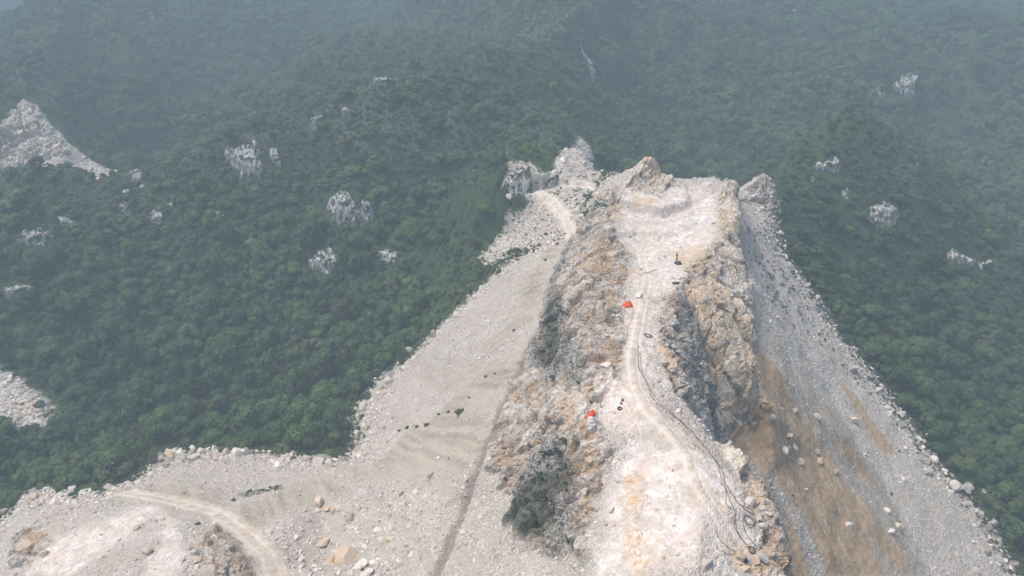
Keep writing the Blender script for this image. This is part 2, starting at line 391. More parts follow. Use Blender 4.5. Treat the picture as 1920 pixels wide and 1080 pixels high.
PATHS = {'crest': (poly((1220, 430), (1200, 475), (1212, 525), (1202, 580), (1192, 630), (1184, 680), (1190, 720), (1212, 768), (1255, 808), (1288, 850), (1303, 900), (1328, 945), (1360, 995), (1375, 1015)), 1.9),
         'mound': (poly((212, 928), (300, 936), (400, 960), (458, 1000), (500, 1040), (516, 1085)), 2.7),
         'saddle': (poly((1072, 440), (1062, 408), (1032, 374), (1003, 358), (985, 354)), 2.4), 'bench': (poly((1003, 357), (1055, 348), (1110, 347), (1122, 353)), 2.6)}

ROCK.append(poly(('w', -420, 480), (0, 236), (20, 212), (45, 190), (66, 205), (84, 228), (118, 268), (130, 290), (90, 300), (50, 300), (0, 330)))
FRINGE = poly((1400, 430), (1440, 400), (1458, 430), (1478, 490), (1530, 560), (1575, 630), (1640, 705), (1720, 805), (1680, 800), (1600, 715), (1520, 640), (1440, 560), (1405, 500))
TAN = [FRINGE, poly((1275, 535), (1330, 515), (1395, 520), (1412, 600), (1418, 690), (1446, 772), (1350, 822), (1330, 760), (1300, 650)), poly((1345, 380), (1385, 390), (1390, 500), (1360, 500), (1350, 440)), poly((990, 316), (1060, 325), (1060, 345), (1000, 350)), poly((1060, 720), (1100, 700), (1110, 790), (1060, 800)), ROCK[7], poly((1160, 350), (1260, 330), (1260, 380), (1170, 400)), poly((1290, 820), (1400, 860), (1440, 940), (1420, 1000), (1330, 900))]
def zones(x, y, z):
    p = np.stack([x, y, z], 1)
    n1 = fbm(p / 6.0, 3, 11) ; n2 = fbm(p / 1.7, 2, 21); w = n1 * 3.2 + n2 * 1.0
    M = lambda L, soft, amp: np.max([sstep(-soft, soft, sdist(P, x, y) + w * amp) for P in L], axis=0)
    Zn = {}
    Zn['bare'] = M([BARE], 1.0, 1.0); Zn['bare'] = np.maximum(Zn['bare'], M([BENCH, FARQ, LEFTT], 1.0, 1.2))
    Zn['rock'] = M(ROCK, 1.2, .7)
    Zn['dust'] = M(DUST, 3.0, 1.2)
    Zn['ochre'] = M(OCHRE, 1.4, .9)
    # streaks run down the fall line
    st = fbm(np.stack([(x * .88 + y * .47) / 2.2, (y * .88 - x * .47) / 60.0, z * 0], 1), 4, 31)
    Zn['brown'] = np.max([sstep(-1.6, 1.6, sdist(P, x, y) + st * 6 + n2 * 1.2 + 1.2) for P in BROWN], axis=0)
    st2 = fbm(np.stack([(x * .35 + y * .94) / 2.0, (x * .94 - y * .35) / 24.0, z * 0], 1), 3, 33)
    Zn['soil'] = np.max([sstep(-4, 4, sdist(P, x, y) + st2 * 9) for P in SOIL], axis=0)
    Zn['tan'] = M(TAN, 2.5, 1.2)
    dd = np.stack([sdist(P, x, y, False) - h for P, h in PATHS.values()]); Zn['track'] = np.exp(-((np.min(dd + np.array([h * .45 for P, h in PATHS.values()]).reshape(-1, *([1] * x.ndim)), axis=0) + n2 * .25) / .38) ** 2)
    Zn['dark'] = M(DARK, 1.5, 1.0)
    Zn['moss_shade'] = M(MOSS_SHADE, 1.0, 1.4)
    Zn['rut'] = 1 - sstep(.8, 2.0, sdist(RUT, x, y, False) + n2 * .8)
    d = np.min([sdist(P, x, y, False) - h for P, h in PATHS.values()], axis=0)
    Zn['path'] = 1 - sstep(-.2, 1.4, d + n2 * .5)
    Zn['streak'] = np.clip(st * .5 + .5, 0, 1)
    return Zn

# ------------------------------------------------------------------ quarry ground
KEYS = ('bare', 'rock', 'dust', 'ochre', 'brown', 'soil', 'tan', 'dark', 'moss_shade', 'rut', 'path', 'track', 'streak')
def patch(name, gx_, gy_, GZ, fade, amp=1.0):
    X, Y = np.meshgrid(gx_, gy_); x, y, z = X.ravel(), Y.ravel(), GZ.ravel()
    Z_ = zones(x, y, z)
    dy, dx = np.gradient(GZ, gy_, gx_)
    nrm = np.stack([-dx.ravel(), -dy.ravel(), np.ones(x.size)], 1)
    nrm /= np.linalg.norm(nrm, axis=1)[:, None]
    p3 = np.stack([x, y, z], 1)
    calm = np.clip(1 - Z_['path'], 0, 1)
    rock = np.clip(Z_['rock'], 0, 1) * (1 - .85 * Z_['path'])
    soft = np.maximum(Z_['dust'] * (1 - Z_['rock'] * .55), 0)
    # jointed rock: tilted broken facets at three sizes, open joints, ribs down the right wall
    wp = p3 + 1.1 * np.stack([vnoise(p3 / 4.2, 5), vnoise(p3 / 4.2, 6), vnoise(p3 / 4.2, 7)], 1)
    bedd = np.stack([wp[:, 0] * .86 + wp[:, 2] * .5, wp[:, 1], (wp[:, 2] * .86 - wp[:, 0] * .5) * 1.5], 1)
    wall = np.clip(sstep(0, 6, sdist(ROCK[2], x, y)), 0, 1)
    bedd = np.where(wall[:, None] > .5, np.stack([wp[:, 0] * 1.45 + wp[:, 1] * .3, (wp[:, 1] - .2 * wp[:, 0]) * .42, wp[:, 2] * .42], 1), bedd)
    a1, a2, ai, af = worley(bedd * np.array([.62, 1, 1]) / 6.4, 3)
    b1, b2, bi, bf_ = worley(bedd * np.array([.6, 1, 1]) / 2.6, 13)
    c1, c2, ci, cf = worley(wp / 1.15, 9)
    blk = (ai - .5) * 1.3 + af * 1.9 - .8 * (1 - sstep(0, .10, a2 - a1))
    blk2 = (bi - .5) * .55 + bf_ * .75 - .35 * (1 - sstep(0, .12, b2 - b1))
    blk3 = ((ci - .5) * .22 + cf * .28) * (1 - .5 * wall)
    t = x * .97 + y * .2
    ribs = ridged(np.stack([t / 15 + .25 * vnoise(p3 / 20., 2), (y - .2 * x) / 90, z * 0], 1), 2, 41) * 3.6 * wall
    big = ridged(p3 / 17., 3, 51) * 1.5 - .4
    d_rock = big + blk + blk2 + blk3 + ribs
    d_loose = fbm(p3 / 11., 4, 71) * 1.7 + fbm(p3 / 1.4, 3, 75) * .30
    rill = ridged(np.stack([(x * .35 + y * .94) / 3.2, (x * .94 - y * .35) / 40., z * 0], 1), 2, 81)
    d_loose = d_loose + rill * (.22 + .35 * Z_['soil'])
    f1, f2, fi, ff = worley(p3 / 1.5, 15)
    d_loose = d_loose + np.clip(.55 - f1, 0, 1) * fi * .8 * (1 - Z_['soil']) * (1 - Z_['brown'])
    lump = np.clip(fbm(p3 / 5., 3, 97) * 2.2, 0, 1)
    d_dust = fbm(p3 / 8., 4, 91) * 1.3 + fbm(p3 / 1.2, 3, 95) * .20 + lump * (.45 * (ci - .5) + cf * .5 + .3)
    disp = rock * d_rock * amp + (1 - rock) * ((1 - soft) * d_loose + soft * d_dust)
    disp *= (.14 + .86 * calm)
    disp -= Z_['rut'] * .9 * (1 - rock) + Z_['track'] * .13
    edge = np.minimum(np.minimum(x - gx_[0], gx_[-1] - x), np.minimum(y - gy_[0], gy_[-1] - y))
    disp *= sstep(0, fade, edge)
    P = p3 + nrm * disp[:, None]
    nx, ny = len(gx_), len(gy_)
    idx = np.arange(nx * ny).reshape(ny, nx)
    faces = np.stack([idx[:-1, :-1], idx[:-1, 1:], idx[1:, 1:], idx[1:, :-1]], -1).reshape(-1, 4)
    # outer edge tucked under the forest ground
    P[:, 2] -= np.where(edge < .1, 1.5, 0)
    me = np_mesh(name, P, faces, False)
    for k in KEYS: fattr(me, k, Z_[k])
    fattr(me, 'blockid', ai * .5 + bi * .5)
    return me, Grid(gx_, gy_, (z + disp / np.maximum(nrm[:, 2], .5)).reshape(ny, nx)), Z_
Q_MESH, ground_f, ZN = patch('quarry_ground', QX, QY, QZ, 6)
R_MESH, ground_r, ZR = patch('far_quarry_ground', RX, RY, RZ, 8, 1.9)
nx, ny = len(QX), len(QY)

# ------------------------------------------------------------------ forest ground
Xc, Yc = np.meshgrid(CX, CY); xc, yc, zc = Xc.ravel(), Yc.ravel(), CZ.ravel()
pc = np.stack([xc, yc, zc], 1)
def indepth(gx_, gy_): return np.minimum(np.minimum(xc - gx_[0], gx_[-1] - xc), np.minimum(yc - gy_[0], gy_[-1] - yc))
qd = np.maximum(indepth(QX, QY), indepth(RX, RY))
hum = ridged(pc * np.array([1, .45, 1]) / 62., 3, 101) * 8.0 + ridged(pc * np.array([1, .6, 1]) / 26., 2, 103) * 3.2 + fbm(pc / 13., 3, 105) * 2.4 - 2
hum *= 1 + 1.3 * sstep(540, 760, yc)
hum *= 1 - sstep(-16, -2, qd)
zc2 = zc + hum - 1.2 * (qd > 3)
fr = zones(xc, yc, zc)
ground_c = Grid(CX, CY, zc2.reshape(CZ.shape))
nxc, nyc = len(CX), len(CY)
idc = np.arange(nxc * nyc).reshape(nyc, nxc)
fc = np.stack([idc[:-1, :-1], idc[:-1, 1:], idc[1:, 1:], idc[1:, :-1]], -1).reshape(-1, 4)
q2 = qd.reshape(nyc, nxc)
keep = ~((q2[:-1, :-1] > 6) & (q2[1:, 1:] > 6)).reshape(-1)
F_MESH = np_mesh('forest_ground', np.stack([xc, yc, zc2], 1), fc[keep])
fattr(F_MESH, 'bare', fr['bare'])
def scrubby(x, y, z):
    p = np.stack([x, y, z], 1)
    return np.clip(sstep(-212, -160, z - CAM_Z + fbm(p / 24., 3, 121) * 30) * (1 - sstep(640, 800, y)), 0, 1)
fattr(F_MESH, 'scrub', scrubby(xc, yc, zc2))
ground = layered(ground_f, ground_r, ground_c)

# ------------------------------------------------------------------ materials
class NT:
    def __init__(s, name, rough=.92):
        s.m = bpy.data.materials.new(name); s.m.use_nodes = True
        s.t = s.m.node_tree; s.t.nodes.clear()
        s.out = s.n('ShaderNodeOutputMaterial'); s.b = s.n('ShaderNodeBsdfPrincipled')
        s.b.inputs['Roughness'].default_value = rough
        s.b.inputs['Specular IOR Level'].default_value = .2
        s.t.links.new(s.b.outputs[0], s.out.inputs[0])
        s.co = s.n('ShaderNodeTexCoord').outputs['Object']
    def n(s, k): return s.t.nodes.new(k)
    def set(s, sock, v):
        if isinstance(v, bpy.types.NodeSocket): s.t.links.new(v, sock)
        else: sock.default_value = v
    def attr(s, name):
        a = s.n('ShaderNodeAttribute'); a.attribute_name = name; return a.outputs['Fac']
    def noise(s, scale, det=4, co=None, rough=.55, dist=0):
        a = s.n('ShaderNodeTexNoise'); s.set(a.inputs['Vector'], co or s.co)
        a.inputs['Scale'].default_value = scale; a.inputs['Detail'].default_value = det; a.inputs['Roughness'].default_value = rough; a.inputs['Distortion'].default_value = dist
        return a.outputs['Fac']
    def vor(s, scale, feat='F1', co=None, out='Distance'):
        a = s.n('ShaderNodeTexVoronoi'); a.feature = feat; s.set(a.inputs['Vector'], co or s.co); a.inputs['Scale'].default_value = scale
        return a.outputs[out]
    def ramp(s, f, stops):
        a = s.n('ShaderNodeValToRGB'); s.set(a.inputs[0], f)
        e = a.color_ramp.elements
        while len(e) < len(stops): e.new(.5)
        for k, (p, c) in enumerate(stops):
            e[k].position = p; e[k].color = (c[0], c[1], c[2], 1) if not isinstance(c, (int, float)) else (c, c, c, 1)
        return a.outputs[0]
    def mix(s, f, a, b, mode='MIX'):
        m = s.n('ShaderNodeMix'); m.data_type = 'RGBA'; m.blend_type = mode
        s.set(m.inputs[0], f)
        for sock, v in ((m.inputs[6], a), (m.inputs[7], b)):
            if isinstance(v, tuple): v = (v[0], v[1], v[2], 1)
            s.set(sock, v)
        return m.outputs[2]
    def math(s, op, a, b=0.0, c=None):
        m = s.n('ShaderNodeMath'); m.operation = op; s.set(m.inputs[0], a); s.set(m.inputs[1], b)
        if c is not None: s.set(m.inputs[2], c)
        return m.outputs[0]
    def mapv(s, scale, rot=(0, 0, 0)):
        m = s.n('ShaderNodeMapping'); s.set(m.inputs['Vector'], s.co); m.inputs['Scale'].default_value = scale; m.inputs['Rotation'].default_value = rot
        return m.outputs[0]
    def bump(s, h, strength, dist):
        b = s.n('ShaderNodeBump'); s.set(b.inputs['Height'], h); b.inputs['Strength'].default_value = strength; b.inputs['Distance'].default_value = dist
        s.t.links.new(b.outputs[0], s.b.inputs['Normal'])
    def color(s, c):
        if isinstance(c, tuple): c = (c[0], c[1], c[2], 1)
        s.set(s.b.inputs['Base Color'], c)

def quarry_material():
    m = NT('quarry_rock')
    n1, n2, n3, n4 = m.noise(.09, 5), m.noise(.35, 5, dist=.6), m.noise(1.4, 4, rough=.65), m.noise(5.0, 3)
    # bare rock
    c = m.ramp(m.math('ADD', m.math('MULTIPLY', n3, .55), m.math('MULTIPLY', m.attr('blockid'), .45)), [(.28, (.27, .238, .21)), (.48, (.50, .452, .405)), (.68, (.74, .69, .64))])
    warm = m.ramp(m.noise(.16, 6, m.mapv((1, 1, .45)), rough=.7, dist=1.2), [(.46, 0.), (.58, 1.)])
    c = m.mix(m.math('MULTIPLY', warm, .8), c, m.mix(n4, (.42, .255, .13), (.56, .41, .28)))
    lichen = m.ramp(m.noise(.55, 6, m.mapv((1, 1, .4)), rough=.72), [(.535, 0.), (.60, 1.)])
    c = m.mix(m.math('MULTIPLY', lichen, .72), c, m.mix(n4, (.10, .10, .092), (.24, .23, .215)))
    tanc = m.ramp(m.noise(.6, 6, m.mapv((1, 1, .3)), rough=.7), [(.33, (.40, .29, .18)), (.43, (.62, .51, .38)), (.53, (.78, .72, .64)), (.64, (.50, .46, .42))])
    c = m.mix(m.math('MULTIPLY', m.attr('tan'), m.ramp(n2, [(.34, .25), (.52, .9)])), c, tanc)
    # loose stones: every stone its own grey
    cell = m.vor(1.6, 'F1', out='Color'); cellf = m.vor(3.4, 'F1', out='Color')
    sep = m.n('ShaderNodeSeparateColor'); m.set(sep.inputs[0], cell); sep2 = m.n('ShaderNodeSeparateColor'); m.set(sep2.inputs[0], cellf)
    sc = m.ramp(m.math('ADD', m.math('MULTIPLY', sep.outputs[0], .4), m.math('MULTIPLY', sep2.outputs[0], .6)), [(.1, (.28, .255, .23)), (.5, (.50, .462, .42)), (.9, (.76, .72, .67))])
    fines = m.mix(n4, (.41, .36, .30), (.56, .51, .455))
    sc = m.mix(m.math('MULTIPLY', m.ramp(m.attr('streak'), [(.44, 0.), (.56, 1.)]), .85), sc, fines)
    sc = m.mix(m.math('MULTIPLY', m.ramp(n1, [(.4, 0.), (.62, 1.)]), .45), sc, (.42, .365, .30))
    c = m.mix(m.attr('rock'), sc, c)
    soilc = m.mix(m.ramp(m.attr('streak'), [(.35, 0.), (.6, 1.)]), (.30, .24, .18), (.49, .43, .36))
    c = m.mix(m.math('MULTIPLY', m.attr('soil'), .78), c, soilc)
    br = m.mix(m.ramp(m.attr('streak'), [(.3, 0.), (.65, 1.)]), (.28, .165, .080), (.43, .30, .175))
    c = m.mix(m.math('MULTIPLY', m.attr('brown'), .92), c, m.mix(m.math('MULTIPLY', n4, .3), br, (.48, .42, .35)))
    du = m.ramp(m.math('ADD', m.math('MULTIPLY', n2, .6), m.math('MULTIPLY', n3, .4)), [(.36, (.44, .385, .345)), (.48, (.60, .54, .50)), (.62, (.77, .725, .69))])
    du = m.mix(m.math('MULTIPLY', m.ramp(m.noise(.14, 6, rough=.65, dist=1.5), [(.46, 0.), (.58, 1.)]), .6), du, m.mix(n3, (.47, .345, .255), (.63, .50, .40)))
    du = m.mix(m.math('MULTIPLY', m.ramp(m.noise(.22, 6, m.mapv((1, 1, 1), (0, 0, 1)), rough=.7, dist=1.), [(.52, 0.), (.62, 1.)]), .5), du, (.36, .355, .36))
    c = m.mix(m.math('MULTIPLY', m.attr('dust'), m.ramp(m.math('ADD', m.math('MULTIPLY', n2, .5), m.math('MULTIPLY', m.noise(.2, 6, rough=.7), .5)), [(.40, .2), (.54, .95)])), c, du)
    oc = m.ramp(n3, [(.3, (.36, .20, .085)), (.5, (.53, .35, .18)), (.7, (.66, .55, .42))])
    ocm = m.ramp(m.noise(.8, 6, m.mapv((1, 1, .35)), rough=.75, dist=.8), [(.44, 0.), (.56, 1.)])
    c = m.mix(m.math('MULTIPLY', m.attr('ochre'), m.math('MULTIPLY', ocm, .9)), c, oc)
    dk = m.ramp(n3, [(.38, (.075, .078, .07)), (.5, (.21, .205, .19)), (.6, (.46, .44, .42))])
    c = m.mix(m.math('MULTIPLY', m.attr('dark'), .8), c, dk)
    c = m.mix(m.math('MULTIPLY', m.attr('moss_shade'), m.ramp(n3, [(.42, .25), (.56, .9)])), c, m.mix(n4, (.035, .045, .028), (.085, .095, .06)))  # dark tone for sparse plants, with the cliff's shadow put into the colour
    c = m.mix(m.math('MULTIPLY', m.attr('rut'), .8), c, m.mix(n3, (.17, .135, .11), (.30, .25, .21)))
    pa = m.ramp(n2, [(.36, (.40, .315, .24)), (.5, (.52, .44, .36)), (.62, (.61, .55, .48))])
    c = m.mix(m.math('MULTIPLY', m.attr('path'), m.ramp(n3, [(.3, .35), (.55, .8)])), c, pa)
    c = m.mix(m.math('MULTIPLY', m.attr('track'), .55), c, (.66, .62, .58))
    grass = m.mix(n3, (.025, .05, .02), (.07, .10, .04))
    c = m.mix(m.attr('bare'), grass, c)
    m.color(c)
    edge = m.vor(.75, 'DISTANCE_TO_EDGE', m.mapv((1, 1, .8)))
    h = m.math('ADD', m.math('MULTIPLY', m.math('MINIMUM', edge, .12), 3.0), m.math('ADD', m.math('MULTIPLY', n3, 1.1), m.math('MULTIPLY', n4, .6)))
    h2 = m.math('ADD', m.math('MULTIPLY', m.math('SUBTRACT', 1.0, m.vor(1.6)), .55), m.math('MULTIPLY', m.math('SUBTRACT', 1.0, m.vor(3.4)), .5))
    hm = m.n('ShaderNodeMix'); m.set(hm.inputs[0], m.attr('rock')); m.set(hm.inputs[2], h2); m.set(hm.inputs[3], h)
    hf = m.math('MULTIPLY', hm.outputs[0], m.math('SUBTRACT', 1.0, m.math('MULTIPLY', m.math('MAXIMUM', m.attr('dust'), m.math('MAXIMUM', m.attr('path'), m.attr('brown'))), .6)))
    m.bump(hf, 1.0, .6)
    return m.m

def forest_floor_material():
    m = NT('forest_floor')
    g = m.mix(m.noise(.4, 4), (.018, .036, .014), (.05, .075, .03))
    cell = m.vor(.6, 'F1', out='Color'); sep = m.n('ShaderNodeSeparateColor'); m.set(sep.inputs[0], cell)
    r = m.ramp(m.math('ADD', m.math('MULTIPLY', sep.outputs[0], .6), m.math('MULTIPLY', m.noise(.12, 4), .4)), [(.2, (.27, .25, .23)), (.5, (.44, .42, .395)), (.8, (.62, .59, .56))])
    r = m.mix(m.math('MULTIPLY', m.ramp(m.noise(.05, 4), [(.48, 0.), (.6, 1.)]), .5), r, (.46, .34, .23))
    sg = m.mix(m.ramp(m.noise(.5, 5, rough=.7), [(.46, 0.), (.58, 1.)]), (.026, .042, .02), (.10, .105, .08))
    g = m.mix(m.math('MULTIPLY', m.attr('scrub'), .85), g, sg)
    m.color(m.mix(m.attr('bare'), g, r))
    m.bump(m.math('SUBTRACT', 1.0, m.vor(.6)), .8, .9)
    return m.m

def leaf_material(name, lo, hi, rnd=.5):
    m = NT(name, .75)
    oi = m.n('ShaderNodeObjectInfo'); geo = m.n('ShaderNodeNewGeometry')
    reg = m.noise(.018, 3, geo.outputs['Position'])
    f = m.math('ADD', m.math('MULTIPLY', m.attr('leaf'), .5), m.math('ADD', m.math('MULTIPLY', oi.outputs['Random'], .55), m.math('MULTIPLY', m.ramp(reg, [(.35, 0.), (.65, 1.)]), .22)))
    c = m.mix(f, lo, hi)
    c = m.mix(m.ramp(m.noise(.0065, 3, geo.outputs['Position'], dist=.5), [(.40, .55), (.58, 0.)]), c, m.mix(f, tuple(k * .55 for k in lo), tuple(k * .55 for k in hi)))  # broad darker hillsides, put into the leaf colour to stand in for relief shading
    # a few crowns lean to olive, a few to grey green
    o = m.ramp(oi.outputs['Random'], [(.0, 0.), (.86, 0.), (.97, 1.)])
    c = m.mix(m.math('MULTIPLY', o, .45 * rnd), c, (.10, .105, .04))
    gq = m.ramp(oi.outputs['Random'], [(.0, 1.), (.035, 1.), (.05, 0.)])
    c = m.mix(m.math('MULTIPLY', gq, .5 * rnd), c, (.17, .20, .13))
    m.color(c)
    return m.m

def stone_material(name, tint=None, k=1.0):
    m = NT(name)
    oi = m.n('ShaderNodeObjectInfo')
    f = m.math('ADD', m.math('MULTIPLY', oi.outputs['Random'], .62), m.math('MULTIPLY', m.noise(.9, 4), .38))
    c = m.ramp(f, [(.12, (.31 * k, .278 * k, .243 * k)), (.5, (.50 * k, .457 * k, .41 * k)), (.85, (.74 * k, .695 * k, .645 * k))])
    if tint: c = m.mix(m.ramp(m.noise(.35, 4, dist=1), [(.38, .15), (.58, .85)]), c, tint)
    else: c = m.mix(m.ramp(oi.outputs['Random'], [(.9, 0.), (.97, .45)]), c, (.50, .36, .22))
    m.color(c); m.bump(m.math('ADD', m.noise(2.5, 4), m.math('MULTIPLY', m.noise(9, 3), .4)), .5, .25)
    return m.m

def cliff_material():
    m = NT('limestone_cliff')
    v = m.noise(.62, 6, m.mapv((1, 1, .13)), rough=.68)
    oi = m.n('ShaderNodeObjectInfo')
    c = m.ramp(v, [(.36, (.13, .128, .12)), (.46, (.36, .35, .335)), (.60, (.64, .62, .60))])
    c = m.mix(m.ramp(m.noise(.33, 6, m.mapv((1, 1, .6)), rough=.7), [(.50, 0.), (.56, .95)]), c, m.mix(m.noise(3, 3), (.025, .042, .02), (.085, .105, .05)))
    m.color(c); m.bump(m.math('ADD', v, m.math('MULTIPLY', m.noise(1.5, 4), .5)), .8, .8)
    return m.m

def plain_material(name, col, rough=.7, var=.25, scale=3.0, metal=0):
    m = NT(name, rough)
    lo = tuple(c * (1 - var) for c in col); hi = tuple(min(1, c * (1 + var)) for c in col)
    m.color(m.mix(m.noise(scale, 4), lo, hi)); m.b.inputs['Metallic'].default_value = metal
    return m.m

M_Q = quarry_material()
M_F = forest_floor_material()
M_LEAF = leaf_material('foliage', (.009, .024, .008), (.100, .160, .050))
M_LEAFY = leaf_material('yellow_green_foliage', (.10, .135, .02), (.24, .27, .045), 0)
M_LEAFR = leaf_material('brownish_foliage', (.06, .05, .03), (.16, .12, .07), 0)
M_SCRUB = leaf_material('hillside_scrub', (.018, .036, .015), (.105, .135, .058), .6)
M_DUSTY = leaf_material('dusty_scrub', (.05, .052, .04), (.17, .165, .13), .2)
M_SHRUB = leaf_material('shrub_foliage', (.02, .038, .016), (.075, .105, .042))
M_BARK = plain_material('bark', (.11, .09, .07))
M_STONE = stone_material('limestone_rubble')
M_STONE_O = stone_material('ochre_stone', (.50, .33, .18))
M_STONE_D = stone_material('weathered_stone', None, .55)
M_CLIFF = cliff_material()
M_TARP = plain_material('orange_tarpaulin', (.80, .10, .025), .5, .15, 1.5)
M_HOSE = plain_material('black_hose', (.12, .112, .107), .7)
M_STEEL = plain_material('dark_machine_steel', (.10, .105, .115), .6, .5)
M_RUBBER = plain_material('rubber_track', (.025, .025, .025), .8)
M_BLUE = plain_material('blue_plastic', (.012, .05, .25), .4)
M_PINK = plain_material('red_plastic', (.55, .08, .10), .5)
M_TRAIL = None

tag(add_obj('quarry_ground', Q_MESH, M_Q), kind='structure')
tag(add_obj('far_quarry_ground', R_MESH, M_Q), kind='structure')
tag(add_obj('forest_ground', F_MESH, M_F), kind='structure')
# the plain far below, out to the horizon
g = np.linspace(-9000, 9000, 61); GX, GY = np.meshgrid(g, g)
PLV = np.stack([GX.ravel(), GY.ravel(), np.full(GX.size, CAM_Z - 300.0)], 1)
gi = np.arange(61 * 61).reshape(61, 61)
pl = np_mesh('ground', PLV, np.stack([gi[:-1, :-1], gi[:-1, 1:], gi[1:, 1:], gi[1:, :-1]], -1).reshape(-1, 4))
fattr(pl, 'bare', np.zeros(61 * 61)); fattr(pl, 'scrub', np.zeros(61 * 61))
tag(add_obj('ground', pl, M_F), kind='structure')

# ------------------------------------------------------------------ shapes: crowns, stones
def ico(sub):
    t = (1 + 5 ** .5) / 2
    v = np.array([(-1, t, 0), (1, t, 0), (-1, -t, 0), (1, -t, 0), (0, -1, t), (0, 1, t), (0, -1, -t), (0, 1, -t), (t, 0, -1), (t, 0, 1), (-t, 0, -1), (-t, 0, 1)], float)
    v /= np.linalg.norm(v[0])
    f = [(0, 11, 5), (0, 5, 1), (0, 1, 7), (0, 7, 10), (0, 10, 11), (1, 5, 9), (5, 11, 4), (11, 10, 2), (10, 7, 6), (7, 1, 8), (3, 9, 4), (3, 4, 2), (3, 2, 6), (3, 6, 8), (3, 8, 9), (4, 9, 5), (2, 4, 11), (6, 2, 10), (8, 6, 7), (9, 8, 1)]
    for _ in range(sub):
        cache = {}; v = list(v); nf = []
        def mid(a, b):
            k = (min(a, b), max(a, b))
            if k not in cache:
                m = v[a] + v[b]; v.append(m / np.linalg.norm(m)); cache[k] = len(v) - 1
            return cache[k]
        for a, b, c in f:
            x, y, z = mid(a, b), mid(b, c), mid(c, a)
            nf += [(a, x, z), (b, y, x), (c, z, y), (x, y, z)]
        f = nf; v = np.array(v)
    return np.array(v), np.array(f)
ICO1, ICO2, ICO3, ICO4 = ico(1), ico(2), ico(3), ico(4)
ICO0 = ico(0)

def crown_mesh(name, seed, nclump=11, leaves=38, flat=.8, leafsize=.15, mat=None, spread=.62):
    """a crown one unit wide either way: leaf clumps on a dome, each with many small leaf faces over a dark inner mass"""
    r = np.random.default_rng(seed)
    V, F, A = [], [], []; nv = 0; sq = r.uniform(.72, 1.0); lean = r.uniform(-.2, .2, 2)
    for k in range(nclump):
        az = r.uniform(0, 6.283); up = r.uniform(-.05, 1.0) if k else 1.0
        rad = spread * math.sqrt(max(0, 1 - up * up * .85)) * r.uniform(.75, 1.1)
        c = np.array([math.cos(az) * rad, math.sin(az) * rad * sq, (.15 + up * .62) * flat]); c[:2] += lean * up
        cr = r.uniform(.22, .46)
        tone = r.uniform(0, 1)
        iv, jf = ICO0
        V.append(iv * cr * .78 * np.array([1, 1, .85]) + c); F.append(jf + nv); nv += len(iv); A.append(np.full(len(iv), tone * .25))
        d = r.normal(size=(leaves * 2, 3)); d /= np.linalg.norm(d, axis=1)[:, None]
        d = d[d[:, 2] > -.35][:leaves]
        pos = c + d * cr * r.uniform(.82, 1.12, (len(d), 1)) * np.array([1, 1, .85])
        n = d + r.normal(size=d.shape) * .45 + np.array([0, 0, .35]); n /= np.linalg.norm(n, axis=1)[:, None]
        h = r.normal(size=d.shape); t1 = np.cross(n, h); t1 /= np.linalg.norm(t1, axis=1)[:, None]; t2 = np.cross(n, t1)
        s = (leafsize * r.uniform(.6, 1.25, (len(d), 1)))
        q = np.stack([pos - t1 * s * .9, pos + t2 * s * .55 - n * s * .15, pos + t1 * s * .9, pos - t2 * s * .55 - n * s * .15], 1).reshape(-1, 3)
        b = nv + 4 * np.arange(len(d)); 
        V.append(q); F.append(np.concatenate([np.stack([b, b + 1, b + 2], 1), np.stack([b, b + 2, b + 3], 1)])); nv += len(q)
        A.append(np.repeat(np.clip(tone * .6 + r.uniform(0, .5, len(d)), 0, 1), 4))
    me = np_mesh(name, np.concatenate(V), np.concatenate(F), False)
    fattr(me, 'leaf', np.concatenate(A))
    if mat: me.materials.append(mat)
    return me

def palm_mesh(name, seed, mat):
    r = np.random.default_rng(seed); V, F, A = [], [], []; nv = 0
    for k in range(17):
        az = k * 2.4 + r.uniform(-.2, .2); el = r.uniform(.15, 1.1); d = np.array([math.cos(az), math.sin(az), 0]); side = np.array([-d[1], d[0], 0])
        prev = None
        for j in range(7):
            t = j / 6; c = d * t * math.cos(el * .6) + np.array([0, 0, .35 * math.sin(el) * 2 * t - .62 * t * t]); w = .085 * math.sin(math.pi * min(1, t * .8 + .12))
            V.append(np.array([c - side * w - [0, 0, w * .6], c, c + side * w - [0, 0, w * .6]])); A.append(np.full(3, r.uniform(.1, .7)))
            if j: F.append(np.array([(nv - 3, nv - 2, nv + 1), (nv - 3, nv + 1, nv), (nv - 2, nv - 1, nv + 2), (nv - 2, nv + 2, nv + 1)]))
            nv += 3
    me = np_mesh(name, np.concatenate(V), np.concatenate(F), False); fattr(me, 'leaf', np.concatenate(A)); me.materials.append(mat); return me

def stone_mesh(name, seed, base=ICO2, mat=None, cuts=9, rough=.05, el=(1, .8, .62)):
    r = np.random.default_rng(seed); v = base[0].copy()
    for _ in range(cuts):
        n = r.normal(size=3); n /= np.linalg.norm(n); h = r.uniform(.55, .85)
        d = v @ n - h; v = v - np.where(d > 0, d, 0)[:, None] * n
    v += base[0] * (fbm(v * 2.2 + seed, 3, seed) * rough * 2)[:, None]
    v *= np.array(el) * r.uniform(.85, 1.15, 3)
    me = np_mesh(name, v, base[1], False)
    if mat: me.materials.append(mat)
    return me

